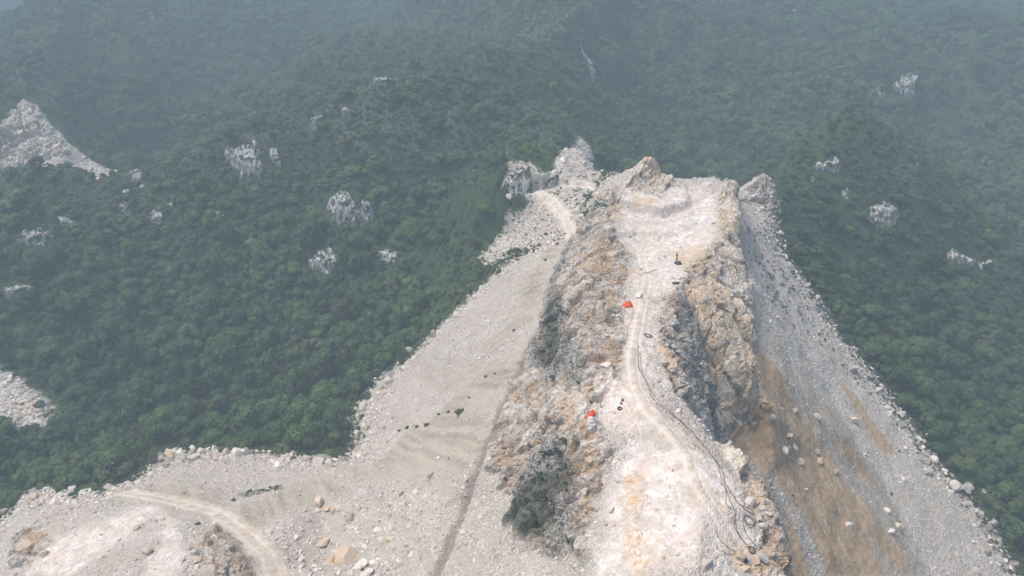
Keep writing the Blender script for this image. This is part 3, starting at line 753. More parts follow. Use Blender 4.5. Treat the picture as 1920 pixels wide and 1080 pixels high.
def trunk_mesh(name, seed, mat):
    r = np.random.default_rng(seed); V, F = [], []; nv = 0
    def limb(a, b, ra, rb, n=6):
        nonlocal nv
        a, b = np.array(a, float), np.array(b, float); d = b - a; d /= np.linalg.norm(d); s = np.cross(d, [.3, .9, .2]); s /= np.linalg.norm(s); q = np.cross(d, s)
        for c, rr in ((a, ra), ((a + b) / 2 + r.normal(size=3) * .03, (ra + rb) / 2), (b, rb)):
            V.append(np.array([c + (s * math.cos(2 * math.pi * k / n) + q * math.sin(2 * math.pi * k / n)) * rr for k in range(n)]))
        for j in range(2):
            for k in range(n):
                F.append((nv + j * n + k, nv + j * n + (k + 1) % n, nv + (j + 1) * n + (k + 1) % n, nv + (j + 1) * n + k))
        nv += 3 * n
    limb((0, 0, -1.0), (.04, .02, .35), .085, .055)
    for k in range(4):
        a = k * 1.7 + r.uniform(0, .5); limb((.04, .02, .1 + .06 * k), (.5 * math.cos(a), .5 * math.sin(a), .45 + .1 * r.uniform(0, 1)), .04, .015, 5)
    me = np_mesh(name, np.concatenate(V), F); me.materials.append(mat); return me

def scatter(name, pts, scl, rotz, var, sources, tilt=0.0):
    """ONE object of stuff: a point cloud whose modifier sets one of the source shapes on each point"""
    n = len(pts); me = bpy.data.meshes.new(name); me.vertices.add(n); me.vertices.foreach_set('co', np.asarray(pts, np.float32).ravel())
    rot = np.zeros((n, 3)); rot[:, 2] = rotz
    if tilt: rot[:, :2] = rng.normal(size=(n, 2)) * tilt
    for nm, dat in (('rot', rot), ('scl', scl)):
        a = me.attributes.new(nm, 'FLOAT_VECTOR', 'POINT'); a.data.foreach_set('vector', np.asarray(dat, np.float32).ravel())
    a = me.attributes.new('var', 'INT', 'POINT'); a.data.foreach_set('value', np.asarray(var, np.int32))
    o = add_obj(name, me)
    ng = bpy.data.node_groups.new(name, 'GeometryNodeTree')
    ng.interface.new_socket('Geometry', in_out='INPUT', socket_type='NodeSocketGeometry'); ng.interface.new_socket('Geometry', in_out='OUTPUT', socket_type='NodeSocketGeometry')
    N, L = ng.nodes, ng.links
    gi, go, j = N.new('NodeGroupInput'), N.new('NodeGroupOutput'), N.new('GeometryNodeJoinGeometry')
    def named(nm, ty):
        q = N.new('GeometryNodeInputNamedAttribute'); q.data_type = ty; q.inputs['Name'].default_value = nm; return q.outputs['Attribute']
    r_, s_, v_ = named('rot', 'FLOAT_VECTOR'), named('scl', 'FLOAT_VECTOR'), named('var', 'INT')
    e2r = N.new('FunctionNodeEulerToRotation'); L.new(r_, e2r.inputs[0])
    for k, src in enumerate(sources):
        oi = N.new('GeometryNodeObjectInfo'); oi.inputs['Object'].default_value = src; oi.transform_space = 'ORIGINAL'
        cmp_ = N.new('FunctionNodeCompare'); cmp_.data_type = 'INT'; cmp_.operation = 'EQUAL'; L.new(v_, cmp_.inputs['A'] if False else [i for i in cmp_.inputs if i.type == 'INT'][0]); [i for i in cmp_.inputs if i.type == 'INT'][1].default_value = k
        ip = N.new('GeometryNodeInstanceOnPoints')
        L.new(gi.outputs[0], ip.inputs['Points']); L.new(cmp_.outputs[0], ip.inputs['Selection']); L.new(oi.outputs['Geometry'], ip.inputs['Instance'])
        L.new(e2r.outputs[0], ip.inputs['Rotation']); L.new(s_, ip.inputs['Scale']); L.new(ip.outputs[0], j.inputs[0])
    L.new(j.outputs[0], go.inputs[0])
    md = o.modifiers.new('scatter', 'NODES'); md.node_group = ng
    o['kind'] = 'stuff'
    return o

def in_frame(p, margin=0):
    u, v, d = project(p); return (u > -margin) & (u < 1920 + margin) & (v > -margin) & (v < 1080 + margin) & (d > 0)
_t = np.linspace(.05, .985, 90)
def visible(p, tol=.5):
    q = np.outer(_t, np.asarray(p) - np.array([0, 0, CAM_Z])) + np.array([0, 0, CAM_Z])
    return bool(np.all(q[:, 2] > ground(q[:, 0], q[:, 1]) - tol))
def gnd(u, v):
    return hit(u, v, ground)

# ------------------------------------------------------------------ pale cliffs showing through the forest
CLIFFS = [  # u, v, width, height in photo pixels, tilt, wording
    (640, 388, 66, 46, 0, 'streaked white cliff face in the middle of the left forested ridge'), (662, 417, 78, 22, -4, 'low pale ledge just under the streaked white cliff of the left ridge'),
    (692, 391, 30, 22, 0, 'small pale cliff right beside the streaked white cliff'), (732, 487, 36, 46, 10, 'grey streaked rock face low on the left ridge, below the white cliff'),
    (612, 492, 62, 46, 0, 'dull grey rock face half grown over, below the streaked white cliff'), (462, 302, 66, 40, 12, 'white broken rock face under the crest at the left end of the long ridge'),
    (518, 302, 26, 14, 20, 'small white rock beside the broken rock face at the left ridge end'), (717, 154, 34, 24, 0, 'grey crag on the crest of the long left ridge near the yellow tree'),
    (596, 228, 22, 30, -20, 'grey crag on the sloping crest of the long left ridge'), (650, 212, 16, 20, 0, 'small grey crag below the crest between the two crest crags'),
    (296, 412, 26, 24, 20, 'white rock patch at the foot of the left ridge end beside the gap'), (314, 388, 36, 12, -8, 'thin white ledge at the left end of the long ridge'),
    (402, 404, 34, 20, 20, 'small grey slab right of the thin white ledge'), (132, 424, 44, 18, 28, 'slanting white rock rib on the near left hill'),
    (66, 450, 56, 40, 20, 'weathered grey slab on the face of the near left hill'), (34, 546, 64, 28, 14, 'white rock face at the left edge low on the near left hill'),
    (18, 470, 26, 30, 0, 'small white crag at the left edge above the lower rock face'), (240, 396, 20, 26, 10, 'pale crag on the right shoulder of the near left hill'),
    (1554, 312, 56, 30, 0, 'white rock patch near the top of the cone shaped right hill'), (1582, 364, 36, 16, -38, 'slanting pale rock slab left of the wide white cliff on the right hill'),
    (1656, 410, 82, 36, -4, 'wide white cliff on the front of the cone shaped right hill'), (1798, 486, 84, 30, 18, 'long white cliff band low on the right flank of the right hill'), (1846, 500, 36, 22, 10, 'grey end of the long white cliff band on the right'),
    (1646, 172, 22, 38, 30, 'narrow white cliff above the right hill, left of a green patch'), (1694, 166, 56, 28, -14, 'white cliff above the right hill, right of a green patch'),
    (1104, 126, 14, 36, 0, 'thin grey cliff streak below the high peak at the top centre'), (1526, 338, 22, 14, 0, 'small grey rock left below the white patch of the right hill'),
    (286, 32, 12, 22, 10, 'small far white cliff near the top left of the hazy slope'), (1488, 26, 12, 22, 10, 'small far white cliff near the top edge right of centre'),
    (974, 328, 58, 38, 0, 'grey quarried cliff behind the bench road'), (1030, 336, 54, 22, 0, 'rust streaked low cliff above the bench road'), (1112, 392, 40, 60, 20, 'grey rock wall right of the saddle road'),
    (205, 15, 10, 12, 0, 'tiny far white rock high on the top left slope'), (24, 92, 10, 10, 0, 'tiny white rock at the left edge of the far ridge')]
cliff_xyr, cliff_tops = [], []
def build_cliffs():
    """each outcrop: the slope bulges to a lip and drops as a near vertical jointed face; its hem runs under the soil"""
    for k, (u, v, w, h, tilt, lab) in enumerate(CLIFFS):
        c = gnd(u, v); d = project(c)[2][0]; mpp = d / FPX
        e = 8.0; gxx = (ground(c[0] + e, c[1]) - ground(c[0] - e, c[1]))[0] / (2 * e); gyy = (ground(c[0], c[1] + e) - ground(c[0], c[1] - e))[0] / (2 * e)
        dn = np.array([-gxx, -gyy]); sl_ = np.linalg.norm(dn); dn /= max(sl_, 1e-3)
        if dn[1] > -.5: dn = np.array([dn[0] * .6, -.8]); dn /= np.linalg.norm(dn)
        sx = np.array([-dn[1], dn[0]]); sx = sx if sx[0] > 0 else -sx
        a = math.radians(tilt); ax = sx * math.cos(a) + dn * math.sin(a); ay = dn * math.cos(a) - sx * math.sin(a)
        rw = w * mpp * .62; rh = max(h * mpp * .66, 2.4)
        nu, nv_ = int(np.clip(2 * rw / .55, 14, 110)), int(np.clip(2 * rh / .4, 14, 90))
        U, V = np.meshgrid(np.linspace(-1, 1, nu), np.linspace(-1, 1, nv_)); U, V = U.ravel(), V.ravel()
        xy = c[:2] + np.outer(U * rw, ax) + np.outer(V * rh, ay)
        gz_ = ground(xy[:, 0], xy[:, 1])
        q = np.stack([xy[:, 0], xy[:, 1], gz_], 1)
        out = .88 - np.sqrt(U * U + V * V) + fbm(q / (rw * .42), 4, 200 + k, .6) * .75
        m_ = sstep(0, .22, out)
        lip = .30 + .35 * fbm(np.stack([U * rw / 4.5, U * 0 + k, U * 0], 1), 3, 220 + k)
        prof = np.where(V < lip, np.clip((V + 1) / (1 + lip), 0, 1) ** 1.5, np.clip(1 - (V - lip) / .30, 0, 1))
        A = min(rh * .42, 4.0) if k not in (29, 30, 31) else min(rh * .3, 1.6)
        w1, w2, wi, wf = worley(np.stack([(q[:, :2] @ ax) / 1.7, (q[:, :2] @ ay) / 4.0, gz_ / 5.], 1), 300 + k)
        rough_ = (wi - .5) * 1.3 + wf * 1.0 - .6 * (1 - sstep(0, .14, w2 - w1)) + fbm(q / 1.2, 2, 340 + k) * .35
        q[:, 2] += m_ * (A * prof + .5 + rough_ * min(1, rh / 5)) - (1 - m_) * 2.2
        q[:, :2] += np.outer(m_ * prof * rh * .18, dn)
        idk = np.arange(nu * nv_).reshape(nv_, nu); fk = np.stack([idk[:-1, :-1], idk[1:, :-1], idk[1:, 1:], idk[:-1, 1:]], -1).reshape(-1, 4)
        live = (m_[fk] > .02).any(1); used, inv = np.unique(fk[live], return_inverse=True)
        if not len(used): continue
        o = add_obj('rock_outcrop', np_mesh('rock_outcrop', q[used] - c, inv.reshape(-1, 4), False), M_CLIFF, loc=c)
        tag(o, lab, 'rock outcrop', 'rock outcrops among the forest')
        cliff_xyr.append((u, v, w, h)); cliff_tops.append(q[(m_ > .6)])
build_cliffs()

# ------------------------------------------------------------------ forest
def jitter(x0, x1, y0, y1, g):
    X, Y = np.meshgrid(np.arange(x0, x1, g), np.arange(y0, y1, g)); n = X.size
    return X.ravel() + rng.uniform(-.48, .48, n) * g, Y.ravel() + rng.uniform(-.48, .48, n) * g
cand = []
for (x0, x1, y0, y1, gsz, s0, s1) in ((-420, 420, 150, 520, 3.7, 0, 470), (-760, 760, 330, 900, 4.6, 470, 760), (-1000, 1000, 600, 1150, 6.2, 760, 1080), (-1280, 700, 800, 1640, 8.5, 1080, 2600)):
    a, b = jitter(x0, x1, y0, y1, gsz); r = np.hypot(a, b); m = (r >= s0) & (r < s1); cand.append(np.stack([a[m], b[m], np.full(m.sum(), gsz)], 1))
T = np.concatenate(cand)
TZ = ground(T[:, 0], T[:, 1])
P3 = np.stack([T[:, 0], T[:, 1], TZ], 1)
m = in_frame(P3 + [0, 0, 3], 130); T, P3 = T[m], P3[m]
# nothing grows on bare ground; a ragged fringe
bare_d = np.max([sdist(Pg, P3[:, 0], P3[:, 1]) for Pg in (BARE, BENCH, FARQ, LEFTT)], axis=0)
fr_n = fbm(P3 / 7., 3, 401)
bd = bare_d + fr_n * 8.5 + fbm(P3 / 2.5, 2, 405) * 2
ok = (bd < -1.2) | ((bd < 5) & (rng.uniform(size=len(bd)) < .10) & (P3[:, 1] < 420))
u_, v_, d_ = project(P3)
for (u, v, w, h) in cliff_xyr:
    ok &= ~((np.abs(u_ - u) < w * .46) & (v_ > v - h * .62) & (v_ < v + h * .74) & (rng.uniform(size=len(u_)) < .90))
e = 5.0
sl = np.hypot(ground(P3[:, 0] + e, P3[:, 1]) - ground(P3[:, 0] - e, P3[:, 1]), ground(P3[:, 0], P3[:, 1] + e) - ground(P3[:, 0], P3[:, 1] - e)) / (2 * e)
crest = np.clip((P3[:, 2] - .25 * (ground(P3[:, 0] + 25, P3[:, 1]) + ground(P3[:, 0] - 25, P3[:, 1]) + ground(P3[:, 0], P3[:, 1] + 25) + ground(P3[:, 0], P3[:, 1] - 25))) / 9., 0, 1)
sizef = fbm(P3 / 28., 3, 411)
shrub = np.clip(.42 * sstep(.55, .95, sl) + .5 * crest + .5 * sstep(.1, .45, sizef) + .8 * sstep(-9, -1, bd), 0, 1)
rad = T[:, 2] * .92 * rng.lognormal(0, .46, len(T)) * (1.0 - .48 * shrub) * (.74 + .30 * sizef)
# emergent crowns here and there
em = rng.uniform(size=len(T)) < .07 * (1 - shrub); rad[em] *= 1.55
gap = sstep(.22, .42, fbm(P3 / 24., 3, 417)) * (1 - sstep(600, 800, P3[:, 1])); rad *= 1 - .5 * gap
rad = np.clip(rad, .8, 8)
scr = scrubby(P3[:, 0], P3[:, 1], P3[:, 2]); shrub = np.clip(shrub * .8 + .75 * scr + .25 * sstep(.05, .35, fbm(P3 / 40., 3, 415)), 0, 1)
ok &= ~(rng.uniform(size=len(T)) < .06 * scr)
rad *= 1 - .24 * scr
T, P3, rad, shrub, d_ = T[ok], P3[ok], rad[ok], shrub[ok], d_[ok]
hgt = rad * rng.uniform(.65, 1.5, len(rad)) * (1 - .35 * shrub)
NT_ = len(P3)

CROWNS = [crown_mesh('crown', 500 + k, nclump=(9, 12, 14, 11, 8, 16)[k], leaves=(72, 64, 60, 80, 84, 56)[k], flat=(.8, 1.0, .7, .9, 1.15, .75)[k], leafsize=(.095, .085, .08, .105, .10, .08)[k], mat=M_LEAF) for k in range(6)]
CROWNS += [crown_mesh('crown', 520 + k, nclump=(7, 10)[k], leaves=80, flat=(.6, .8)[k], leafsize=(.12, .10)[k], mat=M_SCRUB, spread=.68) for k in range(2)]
TRUNKS = [trunk_mesh('trunk', 600 + k, M_BARK) for k in range(3)]
PALM = palm_mesh('palm_crown', 640, M_LEAF)

def where_text(u, v):
    if u > 1350:
        if v > 780: return 'in the forest at the lower right, below the right scree', 'trees of the right valley below the scree'
        return 'right of the long right scree, under the cone shaped hill', 'trees under the cone shaped right hill'
    if v > 780 and u < 330: return 'in the valley behind the spoil mound at the lower left', 'trees behind the lower left spoil mound'
    if v > 700: return 'in the valley beyond the boulders left of the left scree', 'trees beyond the boulder edge of the left scree'
    return 'on the lower slope of the long left ridge', 'trees on the lower slope of the left ridge'

def plant(name, crown, trunk, p, r, h, rz, label, cat, group=None, mat=None):
    root = bpy.data.objects.new(name, None); COL.objects.link(root); root.location = (p[0], p[1], p[2] - .2); root.rotation_euler = (0, 0, rz)
    tag(root, label, cat, group)
    c = bpy.data.objects.new('crown', crown); COL.objects.link(c); c.parent = root; c.location = (0, 0, h * .55); c.scale = (r, r, h)
    if mat:
        c.material_slots[0].link = 'OBJECT'; c.material_slots[0].material = mat
    t = bpy.data.objects.new('trunk', trunk); COL.objects.link(t); t.parent = root; t.location = (0, 0, h * .55); t.scale = (r, r, h)
    return root, c

# trees one can single out by their colour
SPECIAL = [(765, 159, 10, 'y', 'yellow tree just under the crest of the long left ridge near the grey crag'), (1036, 166, 13, 'y', 'yellow crowned tree under the high peak, right part of the long ridge'),
    (755, 551, 11, 'y', 'bright yellow green tree in the dark forest above the left scree'), (1635, 491, 10, 'y', 'bright yellow green tree right of the right scree, alone among dark crowns'), (1789, 37, 12, 'y', 'pale yellow tree near the top right corner'),
    (1815, 369, 13, 'y', 'olive yellow tree right of the cone shaped hill'), (1848, 436, 11, 'y', 'olive yellow tree low on the right side, above the cliff band'), (1855, 412, 9, 'r', 'brownish tree beside an olive yellow tree on the right'),
    (702, 297, 8, 'y', 'small yellow tree on the face of the left ridge'), (263, 421, 8, 'y', 'small yellow tree at the foot of the left ridge end'), (232, 561, 11, 'y', 'light green round tree in the left valley forest'), (266, 508, 11, 'r', 'brownish tree in the left forest below the rocky hill'),
    (1800, 330, 20, 'r', 'large reddish brown tree right of the cone shaped hill top'), (905, 262 + 30, 9, 'y', 'light green tree above the quarried cliff by the bench'), (405, 775, 13, 'r', 'greyish brown tree in the valley forest above the boulder edge'), (820, 218, 8, 'r', 'small pale brown tree on the upper left ridge face'),
    (575, 645, 12, 'r', 'pale brownish tree low in the left valley'), (487, 629, 9, 'r', 'reddish tree in the left valley forest'), (1097, 215, 9, 'y', 'light tree on the spur below the high peak'), (1590, 430, 9, 'y', 'yellowish tree left under the wide white cliff')]
for k, (u, v, rpx, kind, lab) in enumerate(SPECIAL):
    p = gnd(u, v + rpx * .6); r = rpx * project(p)[2][0] / FPX
    plant('broadleaf_tree', CROWNS[k % 6], TRUNKS[k % 3], p, r, r * .95, k * 1.3, lab, 'tree', 'trees of an unusual colour', M_LEAFY if kind == 'y' else M_LEAFR)
for k, (u, v, lab) in enumerate(((387, 693, 'dark palm like rosette in the left valley forest'), (1813, 674, 'palm like tree with spread fronds in the right forest'), (1768, 714, 'second palm like tree, lower left of the other in the right forest'), (735, 524, 'palm like tree in the dark forest above the left scree'))):
    p = gnd(u, v); plant('palm_tree', PALM, TRUNKS[k % 3], p + [0, 0, 3.2], 3.6, 3.2, k * 1.1, lab, 'palm', 'palms among the forest')

# the 300 nearest trees that show are trees of their own
uu, vv, dd_ = project(P3 + [0, 0, 2])
onpic = (uu > 6) & (uu < 1914) & (vv > 6) & (vv < 1074)
order = np.argsort(-(rad / dd_) + (~onpic) * 10)
single = []
for k in order:
    if not onpic[k] or len(single) >= 300: break
    if visible(P3[k] + [0, 0, hgt[k]], .2): single.append(k)
single_set = np.zeros(NT_, bool); single_set[single] = True
crown_src = {}
for n_, k in enumerate(single):
    loc, grp = where_text(uu[k], vv[k])
    size = 'large' if rad[k] / dd_[k] > np.median((rad / dd_)[single]) else 'mid sized'
    kv = n_ % 8 if shrub[k] > .35 else n_ % 6
    root, c = plant('broadleaf_tree', CROWNS[kv], TRUNKS[n_ % 3], P3[k], rad[k] * 1.02, hgt[k] * 1.05, rng.uniform(0, 6.28), f'{size} tree {loc}', 'tree', f'{size} {grp}')
    crown_src.setdefault(kv, c)
rest = ~single_set
for k in range(8): crown_src.setdefault(k, crown_src[0])
var = np.where(rng.uniform(size=NT_) < np.clip(shrub * 1.25 - .12, 0, .93), rng.integers(6, 8, NT_), rng.integers(0, 6, NT_))
scl = np.stack([rad * 1.02, rad * 1.02, hgt * 1.05], 1)
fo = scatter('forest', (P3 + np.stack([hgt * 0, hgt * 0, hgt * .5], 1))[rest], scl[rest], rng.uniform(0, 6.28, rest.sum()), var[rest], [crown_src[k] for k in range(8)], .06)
tag(fo, 'dense green forest covering the hills and valleys', 'forest')
print('TREES', NT_, 'single', len(single))

# ------------------------------------------------------------------ shrubs on the bare slopes
SHRUB = [crown_mesh('shrub', 700 + k, nclump=6, leaves=40, flat=.75, leafsize=.2, mat=M_SHRUB) for k in range(3)]
SPOTS = [(1060, 437, 5, 'dark bush beside the saddle road'), (1046, 457, 6, 'dark bush at the edge of the track below the saddle'), (1023, 487, 6, 'small dark bush on the upper left scree'), (865, 772, 13, 'largest dark bush on the left scree'), (842, 772, 6, 'small bush left of the largest bush on the left scree'),
    (823, 776, 6, 'bush on the left scree, third from the largest'), (802, 796, 8, 'round bush in the bush row on the left scree'), (782, 800, 6, 'small bush near the left end of the bush row'), (764, 802, 9, 'wide bush near the left end of the bush row'), (750, 806, 5, 'last bush at the left end of the bush row'),
    (912, 706, 6, 'bush near the dark track on the left scree'), (928, 700, 5, 'small bush right beside the dark track'), (965, 618, 5, 'bush on the scree below the dark left cliff'), (880, 745, 4, 'small bush above the largest bush of the left scree'), (345, 924, 4, 'small bush beside the spoil mound road'), (372, 982, 7, 'dark bush on the spoil mound knob'), (438, 937, 6, 'bush on the bank left of the grass strip'), (842, 860, 4, 'small bush among the erosion rills'), (1044, 843, 7, 'dark green bush in the left cliff cleft')]
shrub_src = []
for k, (u, v, rpx, lab) in enumerate(SPOTS):
    p = gnd(u, v + 2); r = rpx * project(p)[2][0] / FPX
    o = bpy.data.objects.new('shrub', SHRUB[k % 3]); COL.objects.link(o); o.location = p - [0, 0, .15 * r]; o.scale = (r, r * .9, r * .8); o.rotation_euler = (0, 0, k * 2.1)
    tag(o, lab, 'shrub', 'shrubs on the bare quarry slopes'); shrub_src.append(o)
p = gnd(1640, 690); dusty = bpy.data.objects.new('shrub', crown_mesh('shrub', 711, nclump=6, leaves=40, flat=.75, leafsize=.2, mat=M_DUSTY)); COL.objects.link(dusty); dusty.location = p; dusty.scale = (1.6, 1.5, 1.2)
tag(dusty, 'dusty grey green bush at the edge of the long right scree', 'shrub', 'shrubs on the bare quarry slopes')
# creeping undergrowth: along the forest edge and in the dark cliffs
ux, uy = jitter(-205, 212, 64, 348, 1.15)
ud = np.max([sdist(Pg, ux, uy) for Pg in (BARE, BENCH)], axis=0)
un = fbm(np.stack([ux, uy, ux * 0], 1) / 5., 3, 431)
mo = np.max([sdist(Pg, ux, uy) for Pg in MOSS_SHADE], axis=0); dk = np.max([sdist(Pg, ux, uy) for Pg in DARK], axis=0)
pr = .55 * ((ud + un * 4 > -6) & (ud + un * 6 < 2.0)) + .42 * ((ud + un * 9 > -6) & (ud + un * 9 < 7) & (ux > 60)) + .34 * (mo + un * 4 > 0) + .16 * ((dk > 0) & (un > .05)) + .010 * (un > .22)
bq = np.max([sdist(Pg, ux, uy) for Pg in (BENCH,)], axis=0); pr += .25 * ((bq > 0) & (un > .02))
pr += .22 * ((sdist(FRINGE, ux, uy) > 0) & (un > -.05))
pathd = np.min([sdist(Pp, ux, uy, False) for Pp, h in PATHS.values()], axis=0)
keep_u = (rng.uniform(size=len(ux)) < pr) & (pathd > 3.5)
ux, uy = ux[keep_u], uy[keep_u]; uz = ground(ux, uy)
pu = np.stack([ux, uy, uz], 1); mu = in_frame(pu, 120); pu = pu[mu]
rs = rng.lognormal(-.42, .4, len(pu)); rs = np.clip(rs, .25, 1.5)

nv = len(pu); dus = sstep(-3, 3, np.max([sdist(Pg, pu[:, 0], pu[:, 1]) for Pg in (BARE,)], axis=0) + 3.2)
dus = np.maximum(dus, sdist(FRINGE, pu[:, 0], pu[:, 1]) > 0)
dus_mask = (rng.uniform(size=nv) < dus * .75) & (sdist(MOSS_SHADE[0], pu[:, 0], pu[:, 1]) < -1) & (sdist(MOSS_SHADE[1], pu[:, 0], pu[:, 1]) < -1)
varu = np.where(dus_mask, 3, rng.integers(0, 3, nv))
ct = np.concatenate([q[rng.uniform(size=len(q)) < min(1, 9 / max(len(q), 1))] for q in cliff_tops]); pu = np.concatenate([pu, ct]); rs = np.concatenate([rs, rng.uniform(.6, 1.9, len(ct))]); varu = np.concatenate([varu, rng.integers(0, 3, len(ct))])
tag(scatter('undergrowth', pu, np.stack([rs, rs, rs * .7], 1), rng.uniform(0, 6.28, len(pu)), varu, shrub_src[:3] + [dusty], .1), 'low green scrub along the forest edge and in the cliffs', 'undergrowth')
print('SCRUB', len(pu))

# ------------------------------------------------------------------ boulders and rubble
BOULD = [stone_mesh('boulder', 800 + k, ICO3, M_STONE, 11, .03) for k in range(6)]
def boulder(mesh, p, r, label, group, mat=None, squash=1.0, sink=.3):
    o = bpy.data.objects.new('boulder', mesh); COL.objects.link(o)
    o.location = (p[0], p[1], p[2] + r * (.62 * squash - sink)); o.scale = (r, r, r * squash); o.rotation_euler = (rng.uniform(-.35, .35), rng.uniform(-.35, .35), rng.uniform(0, 6.28))
    if mat: o.material_slots[0].link = 'OBJECT'; o.material_slots[0].material = mat
    tag(o, label, 'boulder', group); return o
NAMED = [(647, 1043, 27, 'o', 'largest brown boulder in the grey rubble at the bottom left of centre'), (622, 1050, 16, 'o', 'pale brown boulder leaning on the largest brown boulder'), (608, 1014, 14, 'o', 'slanting brown and grey boulder above the largest brown boulder'), (598, 941, 12, 'o', 'pinkish boulder at the top of the rubble field by the mound road'),
    (613, 953, 8, 'o', 'small tan boulder between the pinkish boulders of the rubble field'), (626, 954, 9, 'o', 'yellowish flat boulder at the top of the rubble field'), (656, 968, 12, '', 'pale grey slab boulder above the middle of the rubble field'), (676, 1058, 15, '', 'dark grey slab right of the largest brown boulder'),
    (690, 1072, 13, '', 'grey boulder at the bottom edge right of the largest brown boulder'), (730, 1010, 9, 'o', 'grey and tan boulder in the right of the rubble field'), (740, 1026, 7, 'o', 'small pinkish boulder in the right of the rubble field'), (762, 1019, 8, '', 'white square boulder in the right of the rubble field'), (698, 985, 6, 'o', 'small tan boulder in the middle of the rubble field'),
    (319, 850, 13, 'o', 'large pinkish boulder at the top left of the boulder edge'), (337, 845, 8, '', 'boulder right beside the large pinkish boulder at the edge'), (303, 862, 7, '', 'boulder left below the large pinkish boulder at the edge'), (402, 838, 7, 'o', 'tan boulder on the forest side of the boulder edge'),
    (66, 930, 10, 'o', 'tan boulder at the left end of the lower left boulder edge'), (58, 940, 8, 'o', 'brown boulder next to the forest at the lower left'), (70, 948, 9, '', 'pale boulder below the tan boulder at the lower left'), (109, 819, 7, '', 'lone white boulder in the forest beside the left edge rubble'), (45, 935, 6, '', 'small boulder nearest the left edge by the spoil mound'),
    (255, 988, 8, 'o', 'ochre boulder on the white dust of the spoil mound'), (304, 972, 6, 'o', 'round tan stone on the spoil mound below its road'), (276, 1033, 11, 'o', 'orange stained flat boulder in the spoil mound dust'), (371, 1049, 10, 'o', 'yellow boulder beside the dark knob of the spoil mound'), (208, 927, 8, 'o', 'pale rock at the start of the spoil mound road'), (85, 1037, 9, 'o', 'ochre boulder below the yellow crag at the lower left'), (52, 1020, 18, 'o', 'big yellow crag at the lower left on the mound rim'),
    (1531, 781, 10, 'o', 'large tan boulder on the grey streak of the right scree'), (1600, 786, 9, 'o', 'tan boulder on the right scree near the forest edge'), (1537, 863, 9, 'o', 'tan boulder at the brown and grey border of the right scree'), (1567, 883, 8, '', 'grey boulder pair member below the tan border boulder'), (1592, 984, 9, '', 'grey boulder in the brown streak of the right scree'), (1511, 917, 4, 'o', 'small orange stone alone in the brown fan'),
    (1491, 770, 8, '', 'pale boulder at the top of the brown streak'), (1532, 846, 6, '', 'small grey boulder just above the tan border boulder'), (1470, 843, 11, '', 'grey boulder in the dark rock cluster of the brown fan'), (1488, 836, 9, '', 'boulder at the right of the dark rock cluster in the brown fan'), (1500, 865, 9, '', 'boulder at the lower end of the dark rock cluster'), (1478, 815, 9, '', 'boulder at the upper end of the dark rock cluster'),
    (1662, 957, 8, '', 'pale boulder in the coarse rubble of the right scree'), (1685, 985, 9, 'o', 'tan boulder in the coarse rubble of the right scree'), (1670, 995, 8, '', 'grey boulder left below the tan one in the coarse right rubble'), (1694, 898, 6, '', 'dark grey boulder near the right forest edge'), (1740, 885, 10, '', 'dark boulder standing at the right forest edge'), (1830, 1068, 9, '', 'boulder at the lower right corner of the scree'),
    (1387, 1043, 13, 'o', 'round two toned boulder at the bottom end of the hoses'), (1417, 1050, 12, 'o', 'pale yellow boulder right of the blue sheet'), (1389, 1056, 6, 'o', 'small ochre stone left of the blue sheet'), (1396, 1064, 9, 'o', 'long ochre stone under the blue sheet'), (1073, 797, 10, 'o', 'yellowish boulder left below the nearer orange tarpaulin'), (1255, 690, 7, 'o', 'rust orange boulder on the slope right of the ridge road'), (1105, 862, 10, 'o', 'orange boulder above the dark left cliff'),
    (172, 318, 5, '', 'pale boulder in the far rubble tail at the left'), (186, 334, 6, 'o', 'tan boulder in the far rubble tail at the left'), (238, 362, 7, '', 'pale boulder at the lower end of the far rubble tail'), (812, 621, 4, '', 'lone pale boulder at the top of the left forest edge'), (749, 693, 5, '', 'round pale boulder at the forest edge of the left scree'), (955, 369, 8, '', 'pale boulder on the bench below the grey cliff'), (975, 356, 5, '', 'small white boulder at the end of the saddle road'), (1060, 336, 6, '', 'pointed pale boulder behind the bench road'), (1055, 300, 8, '', 'flat pale boulder in the bench rubble')]
for k, (u, v, rpx, kd, lab) in enumerate(NAMED):
    p = gnd(u, v + rpx * .35); r = rpx * project(p)[2][0] / FPX
    boulder(BOULD[k % 6], p, r * 1.1, lab, 'boulders that stand out', M_STONE_O if kd else None, .95, .32)
# boulders strung along the toes of the screes: about 200, each its own object
def along(path, n, rlo, rhi, spread, label, group, mat=None):
    Pth = np.array([hit(*q)[:2] for q in path]); seg = np.hypot(*np.diff(Pth, axis=0).T); cum = np.concatenate([[0], np.cumsum(seg)])
    for t in cum[-1] * np.clip(rng.uniform(0, 1, n) + .04 * np.sin(rng.uniform(0, 60, n)), 0, 1):
        k = min(np.searchsorted(cum, t) - 1, len(seg) - 1); k = max(k, 0); f = (t - cum[k]) / max(seg[k], 1e-6)
        q = Pth[k] * (1 - f) + Pth[k + 1] * f + rng.normal(size=2) * spread * rng.choice([.6, 1.3, 2.6])
        p = np.array([q[0], q[1], ground(*q)[0]]); boulder(BOULD[rng.integers(0, 6)], p, float(np.clip(rng.lognormal(math.log((rlo + rhi) / 2.5), .5), rlo * .6, rhi * 1.5)), label, group, mat[rng.integers(0, len(mat))] if mat else None)
along([(1610, 690), (1700, 790), (1762, 885), (1832, 955), (1880, 1050)], 75, .9, 2.2, 3.5, 'grey boulder at the forest edge of the long right scree', 'boulders along the right scree edge', [M_STONE_D, M_STONE_D, None])
along([(300, 855), (380, 850), (450, 853), (540, 860), (640, 866)], 62, .9, 2.0, 2.4, 'pale boulder in the boulder edge between valley forest and lower left quarry', 'boulders along the lower left edge', [None, M_STONE_D, None])
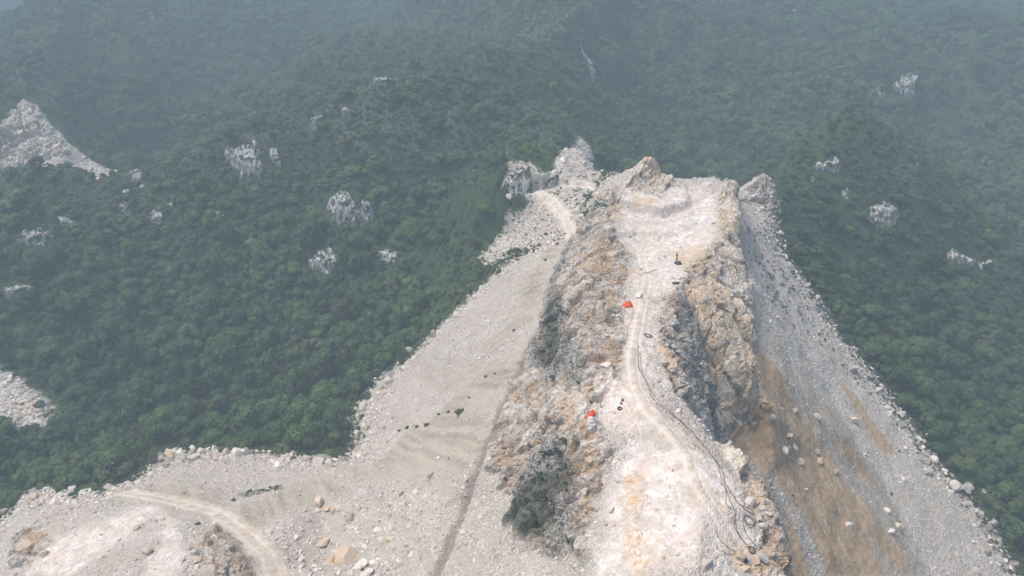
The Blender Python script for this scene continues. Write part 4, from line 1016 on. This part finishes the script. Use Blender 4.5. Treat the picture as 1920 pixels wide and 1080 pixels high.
along([(668, 838), (672, 775), (705, 722), (762, 685), (822, 625)], 50, .9, 2.0, 3.2, 'pale boulder at the forest edge of the left scree', 'boulders along the left scree edge', [None, M_STONE_D])
along([(15, 965), (45, 935), (100, 925), (190, 932)], 30, .8, 1.7, 2.2, 'tan boulder along the lower left edge beside the spoil mound', 'boulders beside the spoil mound')
along([(1440, 790), (1490, 820), (1500, 870)], 16, .6, 1.3, 2.6, 'grey rock in the dark rock cluster of the brown fan', 'rocks of the dark cluster in the brown fan', [M_STONE_D])

along([(1105, 985), (1120, 880), (1108, 795), (1140, 700), (1160, 570), (1180, 500)], 55, .4, 1.0, 2.2, 'pale broken block along the left rim of the quarry ridge', 'blocks along the left rim of the ridge', [None, None, M_STONE_O])
along([(1255, 640), (1270, 745), (1335, 815), (1395, 865), (1440, 960), (1450, 1070)], 40, .4, 1.0, 1.6, 'broken block along the right rim of the quarry ridge', 'blocks along the right rim of the ridge', [None, M_STONE_D, M_STONE_O])
RUB = [stone_mesh('pebble', 850 + k, ICO1, M_STONE, 7, .04, (1, .8, .65)) for k in range(5)]
rub_src = []
for k in range(5):   # five loose stones beside the ridge road also serve as the shapes of the rubble
    p = gnd(*[(1160, 905), (1232, 955), (1262, 985), (1150, 985), (1270, 1040)][k]); o = bpy.data.objects.new('stone', RUB[k]); COL.objects.link(o); o.location = p; o.scale = (.5, .5, .5)
    tag(o, 'small loose stone lying on the pale dusty ridge top', 'stone', 'loose stones on the ridge top'); rub_src.append(o)
rx, ry = [], []
for g_, box in ((.62, (-200, 105, 62, 345)), (.74, (60, 213, 66, 348))):
    a, b = jitter(*box, g_); rx.append(a); ry.append(b)
rx, ry = np.concatenate(rx), np.concatenate(ry); 
rd = sdist(BARE, rx, ry); k_ = rd > -2.5; rx, ry, rd = rx[k_], ry[k_], rd[k_]
gz = Grid(QX, QY, np.zeros((ny, nx)))
def at(name): gz.Z = ZN[name].reshape(ny, nx); return gz(rx, ry)
den = (1 - .93 * at('rock')) * (1 - .86 * at('dust')) * (1 - .97 * at('path')) * (1 - .975 * at('brown')) * (1 - .72 * at('soil')) * (1 - .8 * at('rut'))
rn = fbm(np.stack([rx, ry, rx * 0], 1) / 9., 3, 441)
toe = 1 - sstep(2, 26, rd)
stk = at('streak'); den *= 1 - .8 * sstep(.46, .58, stk)
den *= np.clip(.45 + .75 * rn + .55 * toe, .04, 1)
pick = rng.uniform(size=len(rx)) < den * .72
rx, ry, toe, rd = rx[pick], ry[pick], toe[pick], rd[pick]
pr_ = np.stack([rx, ry, ground(rx, ry)], 1); fm = in_frame(pr_, 90); pr_, toe = pr_[fm], toe[fm]
near_rub = np.exp(-((pr_[:, 0] + 48) ** 2 + (pr_[:, 1] - 128) ** 2) / 26. ** 2)
rr = rng.lognormal(-1.55, .50, len(pr_)) * (1 + 1.9 * toe ** 1.5 * rng.uniform(.1, 1, len(pr_)) + 2.4 * near_rub * rng.uniform(.3, 1, len(pr_)))
rr = np.clip(rr, .10, 1.7)
# rubble of the far quarry, the left edge and the bench
ex = []
for Pg, g_, r0 in ((FARQ, 1.7, .62), (LEFTT, 1.5, .62), (BENCH, 1.2, .45)):
    lo, hi_ = Pg.min(0), Pg.max(0); a, b = jitter(lo[0], hi_[0], lo[1], hi_[1], g_); mm = sdist(Pg, a, b) + fbm(np.stack([a, b, a * 0], 1) / 4., 2, 461) * 4 > -.6; a, b = a[mm], b[mm]
    if Pg is BENCH: pdm = np.min([sdist(Pp, a, b, False) for Pp, h in PATHS.values()], axis=0) > 3.2; a, b = a[pdm], b[pdm]
    if Pg is FARQ: pdm = (sdist(ROCK[7], a, b) < 0) | (rng.uniform(size=len(a)) < .2); a, b = a[pdm], b[pdm]
    ex.append(np.stack([a, b, ground(a, b), np.clip(r0 * rng.lognormal(0, .5, len(a)), .25, 2.4)], 1))
ex = np.concatenate(ex); ex = ex[in_frame(ex[:, :3], 90)]
pr_ = np.concatenate([pr_, ex[:, :3]]); rr = np.concatenate([rr, ex[:, 3]])
asp = rng.uniform(.7, 1.3, (len(rr), 3))
tag(scatter('rubble', pr_, asp * rr[:, None], rng.uniform(0, 6.28, len(rr)), rng.integers(0, 5, len(rr)), rub_src, .5), 'loose grey stones covering the scree slopes', 'rubble')
print('RUBBLE', len(rr))

# ------------------------------------------------------------------ what the quarry workers left on the ridge
def tube_mesh(name, path, r, n=6):
    path = np.asarray(path, float); V, F = [], []
    for k in range(len(path)):
        d = path[min(k + 1, len(path) - 1)] - path[max(k - 1, 0)]; d /= max(np.linalg.norm(d), 1e-6)
        s = np.cross(d, [0, 0, 1.0]); s /= max(np.linalg.norm(s), 1e-6); q = np.cross(s, d)
        for j in range(n):
            a = 2 * math.pi * j / n; V.append(path[k] + (s * math.cos(a) + q * math.sin(a)) * r)
    for k in range(len(path) - 1):
        for j in range(n): F.append((k * n + j, k * n + (j + 1) % n, (k + 1) * n + (j + 1) % n, (k + 1) * n + j))
    return np_mesh(name, V, F)

def drape(px, r, step=.6):
    pts = np.array([gnd(*q) for q in px]); out = []
    for k in range(len(pts) - 1):
        p0, p1, p2, p3_ = pts[max(k - 1, 0)], pts[k], pts[k + 1], pts[min(k + 2, len(pts) - 1)]
        n = max(2, int(np.linalg.norm(p2 - p1) / step))
        for t in np.arange(n) / n:
            out.append(.5 * ((2 * p1) + (-p0 + p2) * t + (2 * p0 - 5 * p1 + 4 * p2 - p3_) * t * t + (-p0 + 3 * p1 - 3 * p2 + p3_) * t ** 3))
    out = np.array(out + [pts[-1]]); out[:, :2] += fbm(out / 2.2, 2, 451)[:, None] * .35
    z = ground(out[:, 0], out[:, 1])
    for _ in range(2): z[1:-1] = np.maximum(z[1:-1], (z[:-2] + z[2:]) / 2)
    out[:, 2] = z + r * 1.3
    return out

HOSES = [([(1197, 648), (1198, 690), (1214, 720), (1222, 745), (1246, 768), (1282, 795), (1308, 824), (1332, 852), (1352, 880), (1359, 905), (1371, 926), (1390, 950), (1412, 966)], .075, 'thick black hose following the right side of the ridge road'),
    ([(1200, 662), (1206, 704), (1232, 748), (1264, 780), (1300, 813), (1324, 842), (1343, 868), (1353, 900), (1366, 935), (1378, 965), (1384, 1000), (1404, 1028), (1432, 1045)], .055, 'thinner black hose running beside the thick hose to the lower boulders'),
    ([(1392, 950), (1410, 958), (1416, 982), (1402, 992), (1392, 972), (1398, 1002), (1420, 1030), (1436, 1052)], .055, 'looped black hose near the right edge of the ridge above the boulders'),
    ([(1152, 641), (1166, 643), (1174, 642), (1177, 618), (1184, 598), (1188, 580)], .05, 'short black hose left of the ridge road below the farther tarpaulin'),
    ([(1340, 992), (1350, 1012), (1362, 1026), (1378, 1036), (1371, 1042), (1348, 1034), (1341, 1018)], .05, 'thin dark cable looping left of the two toned boulder'),
    ([(1352, 905), (1360, 925), (1364, 950), (1380, 960), (1377, 985), (1388, 1010)], .05, 'thin dark cable curling right of the lower ridge road'),
    ([(1195, 516), (1215, 512), (1232, 506)], .08, 'short dark pipe across the ridge road on the white dust')]
for px, r, lab in HOSES:
    o = add_obj('hose', tube_mesh('hose', drape(px, r), r), M_HOSE); tag(o, lab, 'hose', 'hoses and cables on the ridge')
def coil(u, v, R, turns, r, lab):
    c = gnd(u, v); t = np.linspace(0, 2 * math.pi * turns, int(26 * turns)); rad_ = R * (1 - .09 * t / 6.28 + .10 * np.sin(t * 1.3))
    pts = np.stack([c[0] + np.cos(t) * rad_ + .12 * np.sin(2.3 * t), c[1] + np.sin(t) * rad_ * .95, t * 0], 1)
    pts[:, 2] = np.maximum(ground(pts[:, 0], pts[:, 1]), c[2] - .4) + r * (1.2 + .7 * t / 6.28)
    tag(add_obj('hose_coil', tube_mesh('hose_coil', pts, r), M_HOSE), lab, 'hose coil', 'coiled hoses on the ridge')
coil(1215, 630, 1.15, 4.2, .05, 'loosely coiled black hose right of the ridge road below the farther tarpaulin')
coil(1410, 1032, .75, 3.3, .055, 'coiled black hose between boulders at the lower right end of the ridge')
coil(1404, 975, 1.05, 2.6, .045, 'loose cable coil near the right edge of the ridge')

def tarp(u, v, rpx, pts, lab, mat, hgt_):
    """a sheet thrown over something: folds fall from a hump to a ragged hem"""
    c = gnd(u, v); R = rpx * project(c)[2][0] / FPX; n = 26; V, F = [], []
    prof = np.array(pts)
    for i in range(9):
        f = i / 8
        for j in range(n):
            a = 2 * math.pi * j / n; rr_ = np.interp((a / (2 * math.pi) * len(prof)) % len(prof), np.arange(len(prof) + 1), np.append(prof, prof[0])) * R * f
            x_, y_ = c[0] + math.cos(a) * rr_, c[1] + math.sin(a) * rr_
            z_ = ground(x_, y_)[0] + hgt_ * (1 - f ** 2.2) * (.85 + .15 * math.sin(3 * a)) + .10 * math.sin(7 * a + 2 * f) * f + .06 * math.sin(11 * a) * f + .08
            V.append((x_, y_, max(z_, c[2] + hgt_ * (1 - f ** 1.6) * .8 - .5 * f)))
    for i in range(8):
        for j in range(n): F.append((i * n + j, i * n + (j + 1) % n, (i + 1) * n + (j + 1) % n, (i + 1) * n + j))
    me = np_mesh('tarpaulin', V, F); o = add_obj('tarpaulin', me, mat)
    sm = o.modifiers.new('thickness', 'SOLIDIFY'); sm.thickness = .05
    return o
tag(tarp(1178, 574, 8.6, (1, .95, .85, 1.5, .95, .9, .95, 1.05), '', M_TARP, 1.75), 'smooth orange tarpaulin with a pointed corner beside the ridge road, the farther of the two', 'tarpaulin', 'orange tarpaulins on the ridge')
tag(tarp(1107, 782, 8.2, (1.1, .9, 1.0, .75, 1.05, .8, 1.05, .9), '', M_TARP, 1.5), 'crumpled orange tarpaulin over a heap left of the ridge road, the nearer of the two', 'tarpaulin', 'orange tarpaulins on the ridge')
tag(tarp(1398, 1053, 4.6, (1, .7, 1.2, .8, 1.0, .7), '', M_BLUE, .55), 'small dark blue plastic sheet wedged between ochre boulders', 'plastic sheet')

# a tyre ring lying on the dust
def torus(R, r, n=20, k=8):
    V, F = [], []
    for i in range(n):
        a = 2 * math.pi * i / n
        for j in range(k):
            b = 2 * math.pi * j / k; V.append(((R + r * math.cos(b)) * math.cos(a), (R + r * math.cos(b)) * math.sin(a), r * .9 * math.sin(b)))
    for i in range(n):
        for j in range(k): F.append((i * k + j, ((i + 1) % n) * k + j, ((i + 1) % n) * k + (j + 1) % k, i * k + (j + 1) % k))
    return V, F
v_t, f_t = torus(.42, .15)
o = add_obj('tyre', np_mesh('tyre', v_t, f_t), M_RUBBER, loc=gnd(1162, 767) + [0, 0, .16]); tag(o, 'dark ring like a tyre lying on white dust left of the ridge road', 'tyre')

def lathe(prof, n=16):
    V, F = [], []
    for r, z in prof:
        for j in range(n): V.append((r * math.cos(2 * math.pi * j / n), r * math.sin(2 * math.pi * j / n), z))
    for i in range(len(prof) - 1):
        for j in range(n): F.append((i * n + j, i * n + (j + 1) % n, (i + 1) * n + (j + 1) % n, (i + 1) * n + j))
    return V, F
bv, bf = lathe([(.01, 0), (.24, 0), (.25, .04), (.32, .5), (.345, .52), (.345, .56), (.31, .56), (.30, .5), (.23, .06), (.01, .05)])
o = add_obj('bucket', np_mesh('bucket', bv, bf), M_PINK, loc=gnd(1164, 758)); o.scale = (.75, .75, .75); tag(o, 'small red bucket on the white dust above the tyre ring', 'bucket')
bv, bf = lathe([(.01, 0), (.33, 0), (.34, .03), (.33, .3), (.35, .32), (.33, .34), (.33, .6), (.35, .62), (.33, .64), (.34, .92), (.33, .95), (.05, .94), (.01, .94)])
o = add_obj('drum', np_mesh('drum', bv, bf), M_STEEL, loc=gnd(1167, 752)); o.scale = (.8, .8, .6); tag(o, 'grey drum standing on the white dust behind the red bucket', 'drum')

# a small crawler machine with an upright mast on the white plateau
def box(V, F, lo, hi_, bev=.04):
    (x0, y0, z0), (x1, y1, z1) = lo, hi_; b = bev; n = len(V)
    V += [(x0 + b, y0 + b, z0), (x1 - b, y0 + b, z0), (x1 - b, y1 - b, z0), (x0 + b, y1 - b, z0), (x0, y0, z0 + b), (x1, y0, z0 + b), (x1, y1, z0 + b), (x0, y1, z0 + b),
          (x0, y0, z1 - b), (x1, y0, z1 - b), (x1, y1, z1 - b), (x0, y1, z1 - b), (x0 + b, y0 + b, z1), (x1 - b, y0 + b, z1), (x1 - b, y1 - b, z1), (x0 + b, y1 - b, z1)]
    F += [(n + 3, n + 2, n + 1, n), (n + 12, n + 13, n + 14, n + 15)]
    for L in (0, 4, 8):
        for k in range(4): F.append((n + L + k, n + L + (k + 1) % 4, n + L + 4 + (k + 1) % 4, n + L + 4 + k))
def part(name, parent, boxes, mat):
    V, F = [], []
    for lo, hi_ in boxes: box(V, F, lo, hi_)
    return add_obj(name, np_mesh(name, V, F, False), mat, parent)
rig = bpy.data.objects.new('drill_rig', None); COL.objects.link(rig); q = gnd(1271, 495); rig.location = q + [0, 0, .05]; rig.rotation_euler = (0, 0, .5); rig.scale = (1.15, 1.15, 1.15)
tag(rig, 'small dark crawler machine with an upright mast on the white dusty plateau', 'drill rig')
for sx in (-1, 1):
    V, F = [], []; prof = [(-.95, .12), (-.8, 0), (.8, 0), (.95, .12), (.98, .3), (.85, .46), (-.85, .46), (-.98, .3)]
    for x_ in (sx * .62 - .16, sx * .62 + .16):
        for y_, z_ in prof: V.append((x_, y_, z_))
    F = [(k, (k + 1) % 8, 8 + (k + 1) % 8, 8 + k) for k in range(8)] + [(0, 1, 2, 3), (0, 3, 4, 7), (4, 5, 6, 7), (11, 10, 9, 8), (15, 12, 11, 8), (15, 14, 13, 12)]
    add_obj('track', np_mesh('track', V, F, False), M_RUBBER, rig)
part('body', rig, [((-.5, -.8, .3), (.5, .7, .62)), ((-.45, -.75, .62), (.4, .1, 1.15)), ((-.1, -.5, 1.15), (.1, -.3, 1.4))], M_STEEL)
part('mast', rig, [((-.14, .72, .25), (-.06, .9, 3.5)), ((.06, .72, .25), (.14, .9, 3.5)), ((-.16, .7, 3.4), (.16, .95, 3.6)), ((-.06, .8, .3), (.06, .95, 3.2)), ((-.15, .74, 1.2), (.15, .9, 1.3)), ((-.15, .74, 2.2), (.15, .9, 2.3))], M_STEEL)
part('drill_head', rig, [((-.2, .9, 2.3), (.2, 1.2, 2.85)), ((-.5, .8, 2.45), (.5, .95, 2.6))], M_STEEL)
part('boom', rig, [((-.1, .2, .62), (.1, .75, .85)), ((-.09, .55, .8), (.09, .75, 1.7))], M_STEEL)

# ------------------------------------------------------------------ the hazy air
def haze():
    x0, x1, y0, y1, z0, z1 = -9100, 9100, -9100, 9100, CAM_Z - 302.0, CAM_Z + 12.0
    v = [(a, b, c) for c in (z0, z1) for b in (y0, y1) for a in (x0, x1)]
    f = [(0, 2, 3, 1), (4, 5, 7, 6), (0, 1, 5, 4), (2, 6, 7, 3), (0, 4, 6, 2), (1, 3, 7, 5)]
    me = np_mesh('haze', v, f, False)
    m = bpy.data.materials.new('haze'); m.use_nodes = True; t = m.node_tree; t.nodes.clear()
    o = t.nodes.new('ShaderNodeOutputMaterial'); p = t.nodes.new('ShaderNodeVolumePrincipled')
    p.inputs['Color'].default_value = (*HAZE_COLOR, 1); p.inputs['Density'].default_value = HAZE_DENSITY; p.inputs['Anisotropy'].default_value = 0.0
    t.links.new(p.outputs[0], o.inputs['Volume'])
    return tag(add_obj('haze', me, m), kind='stuff')
haze()
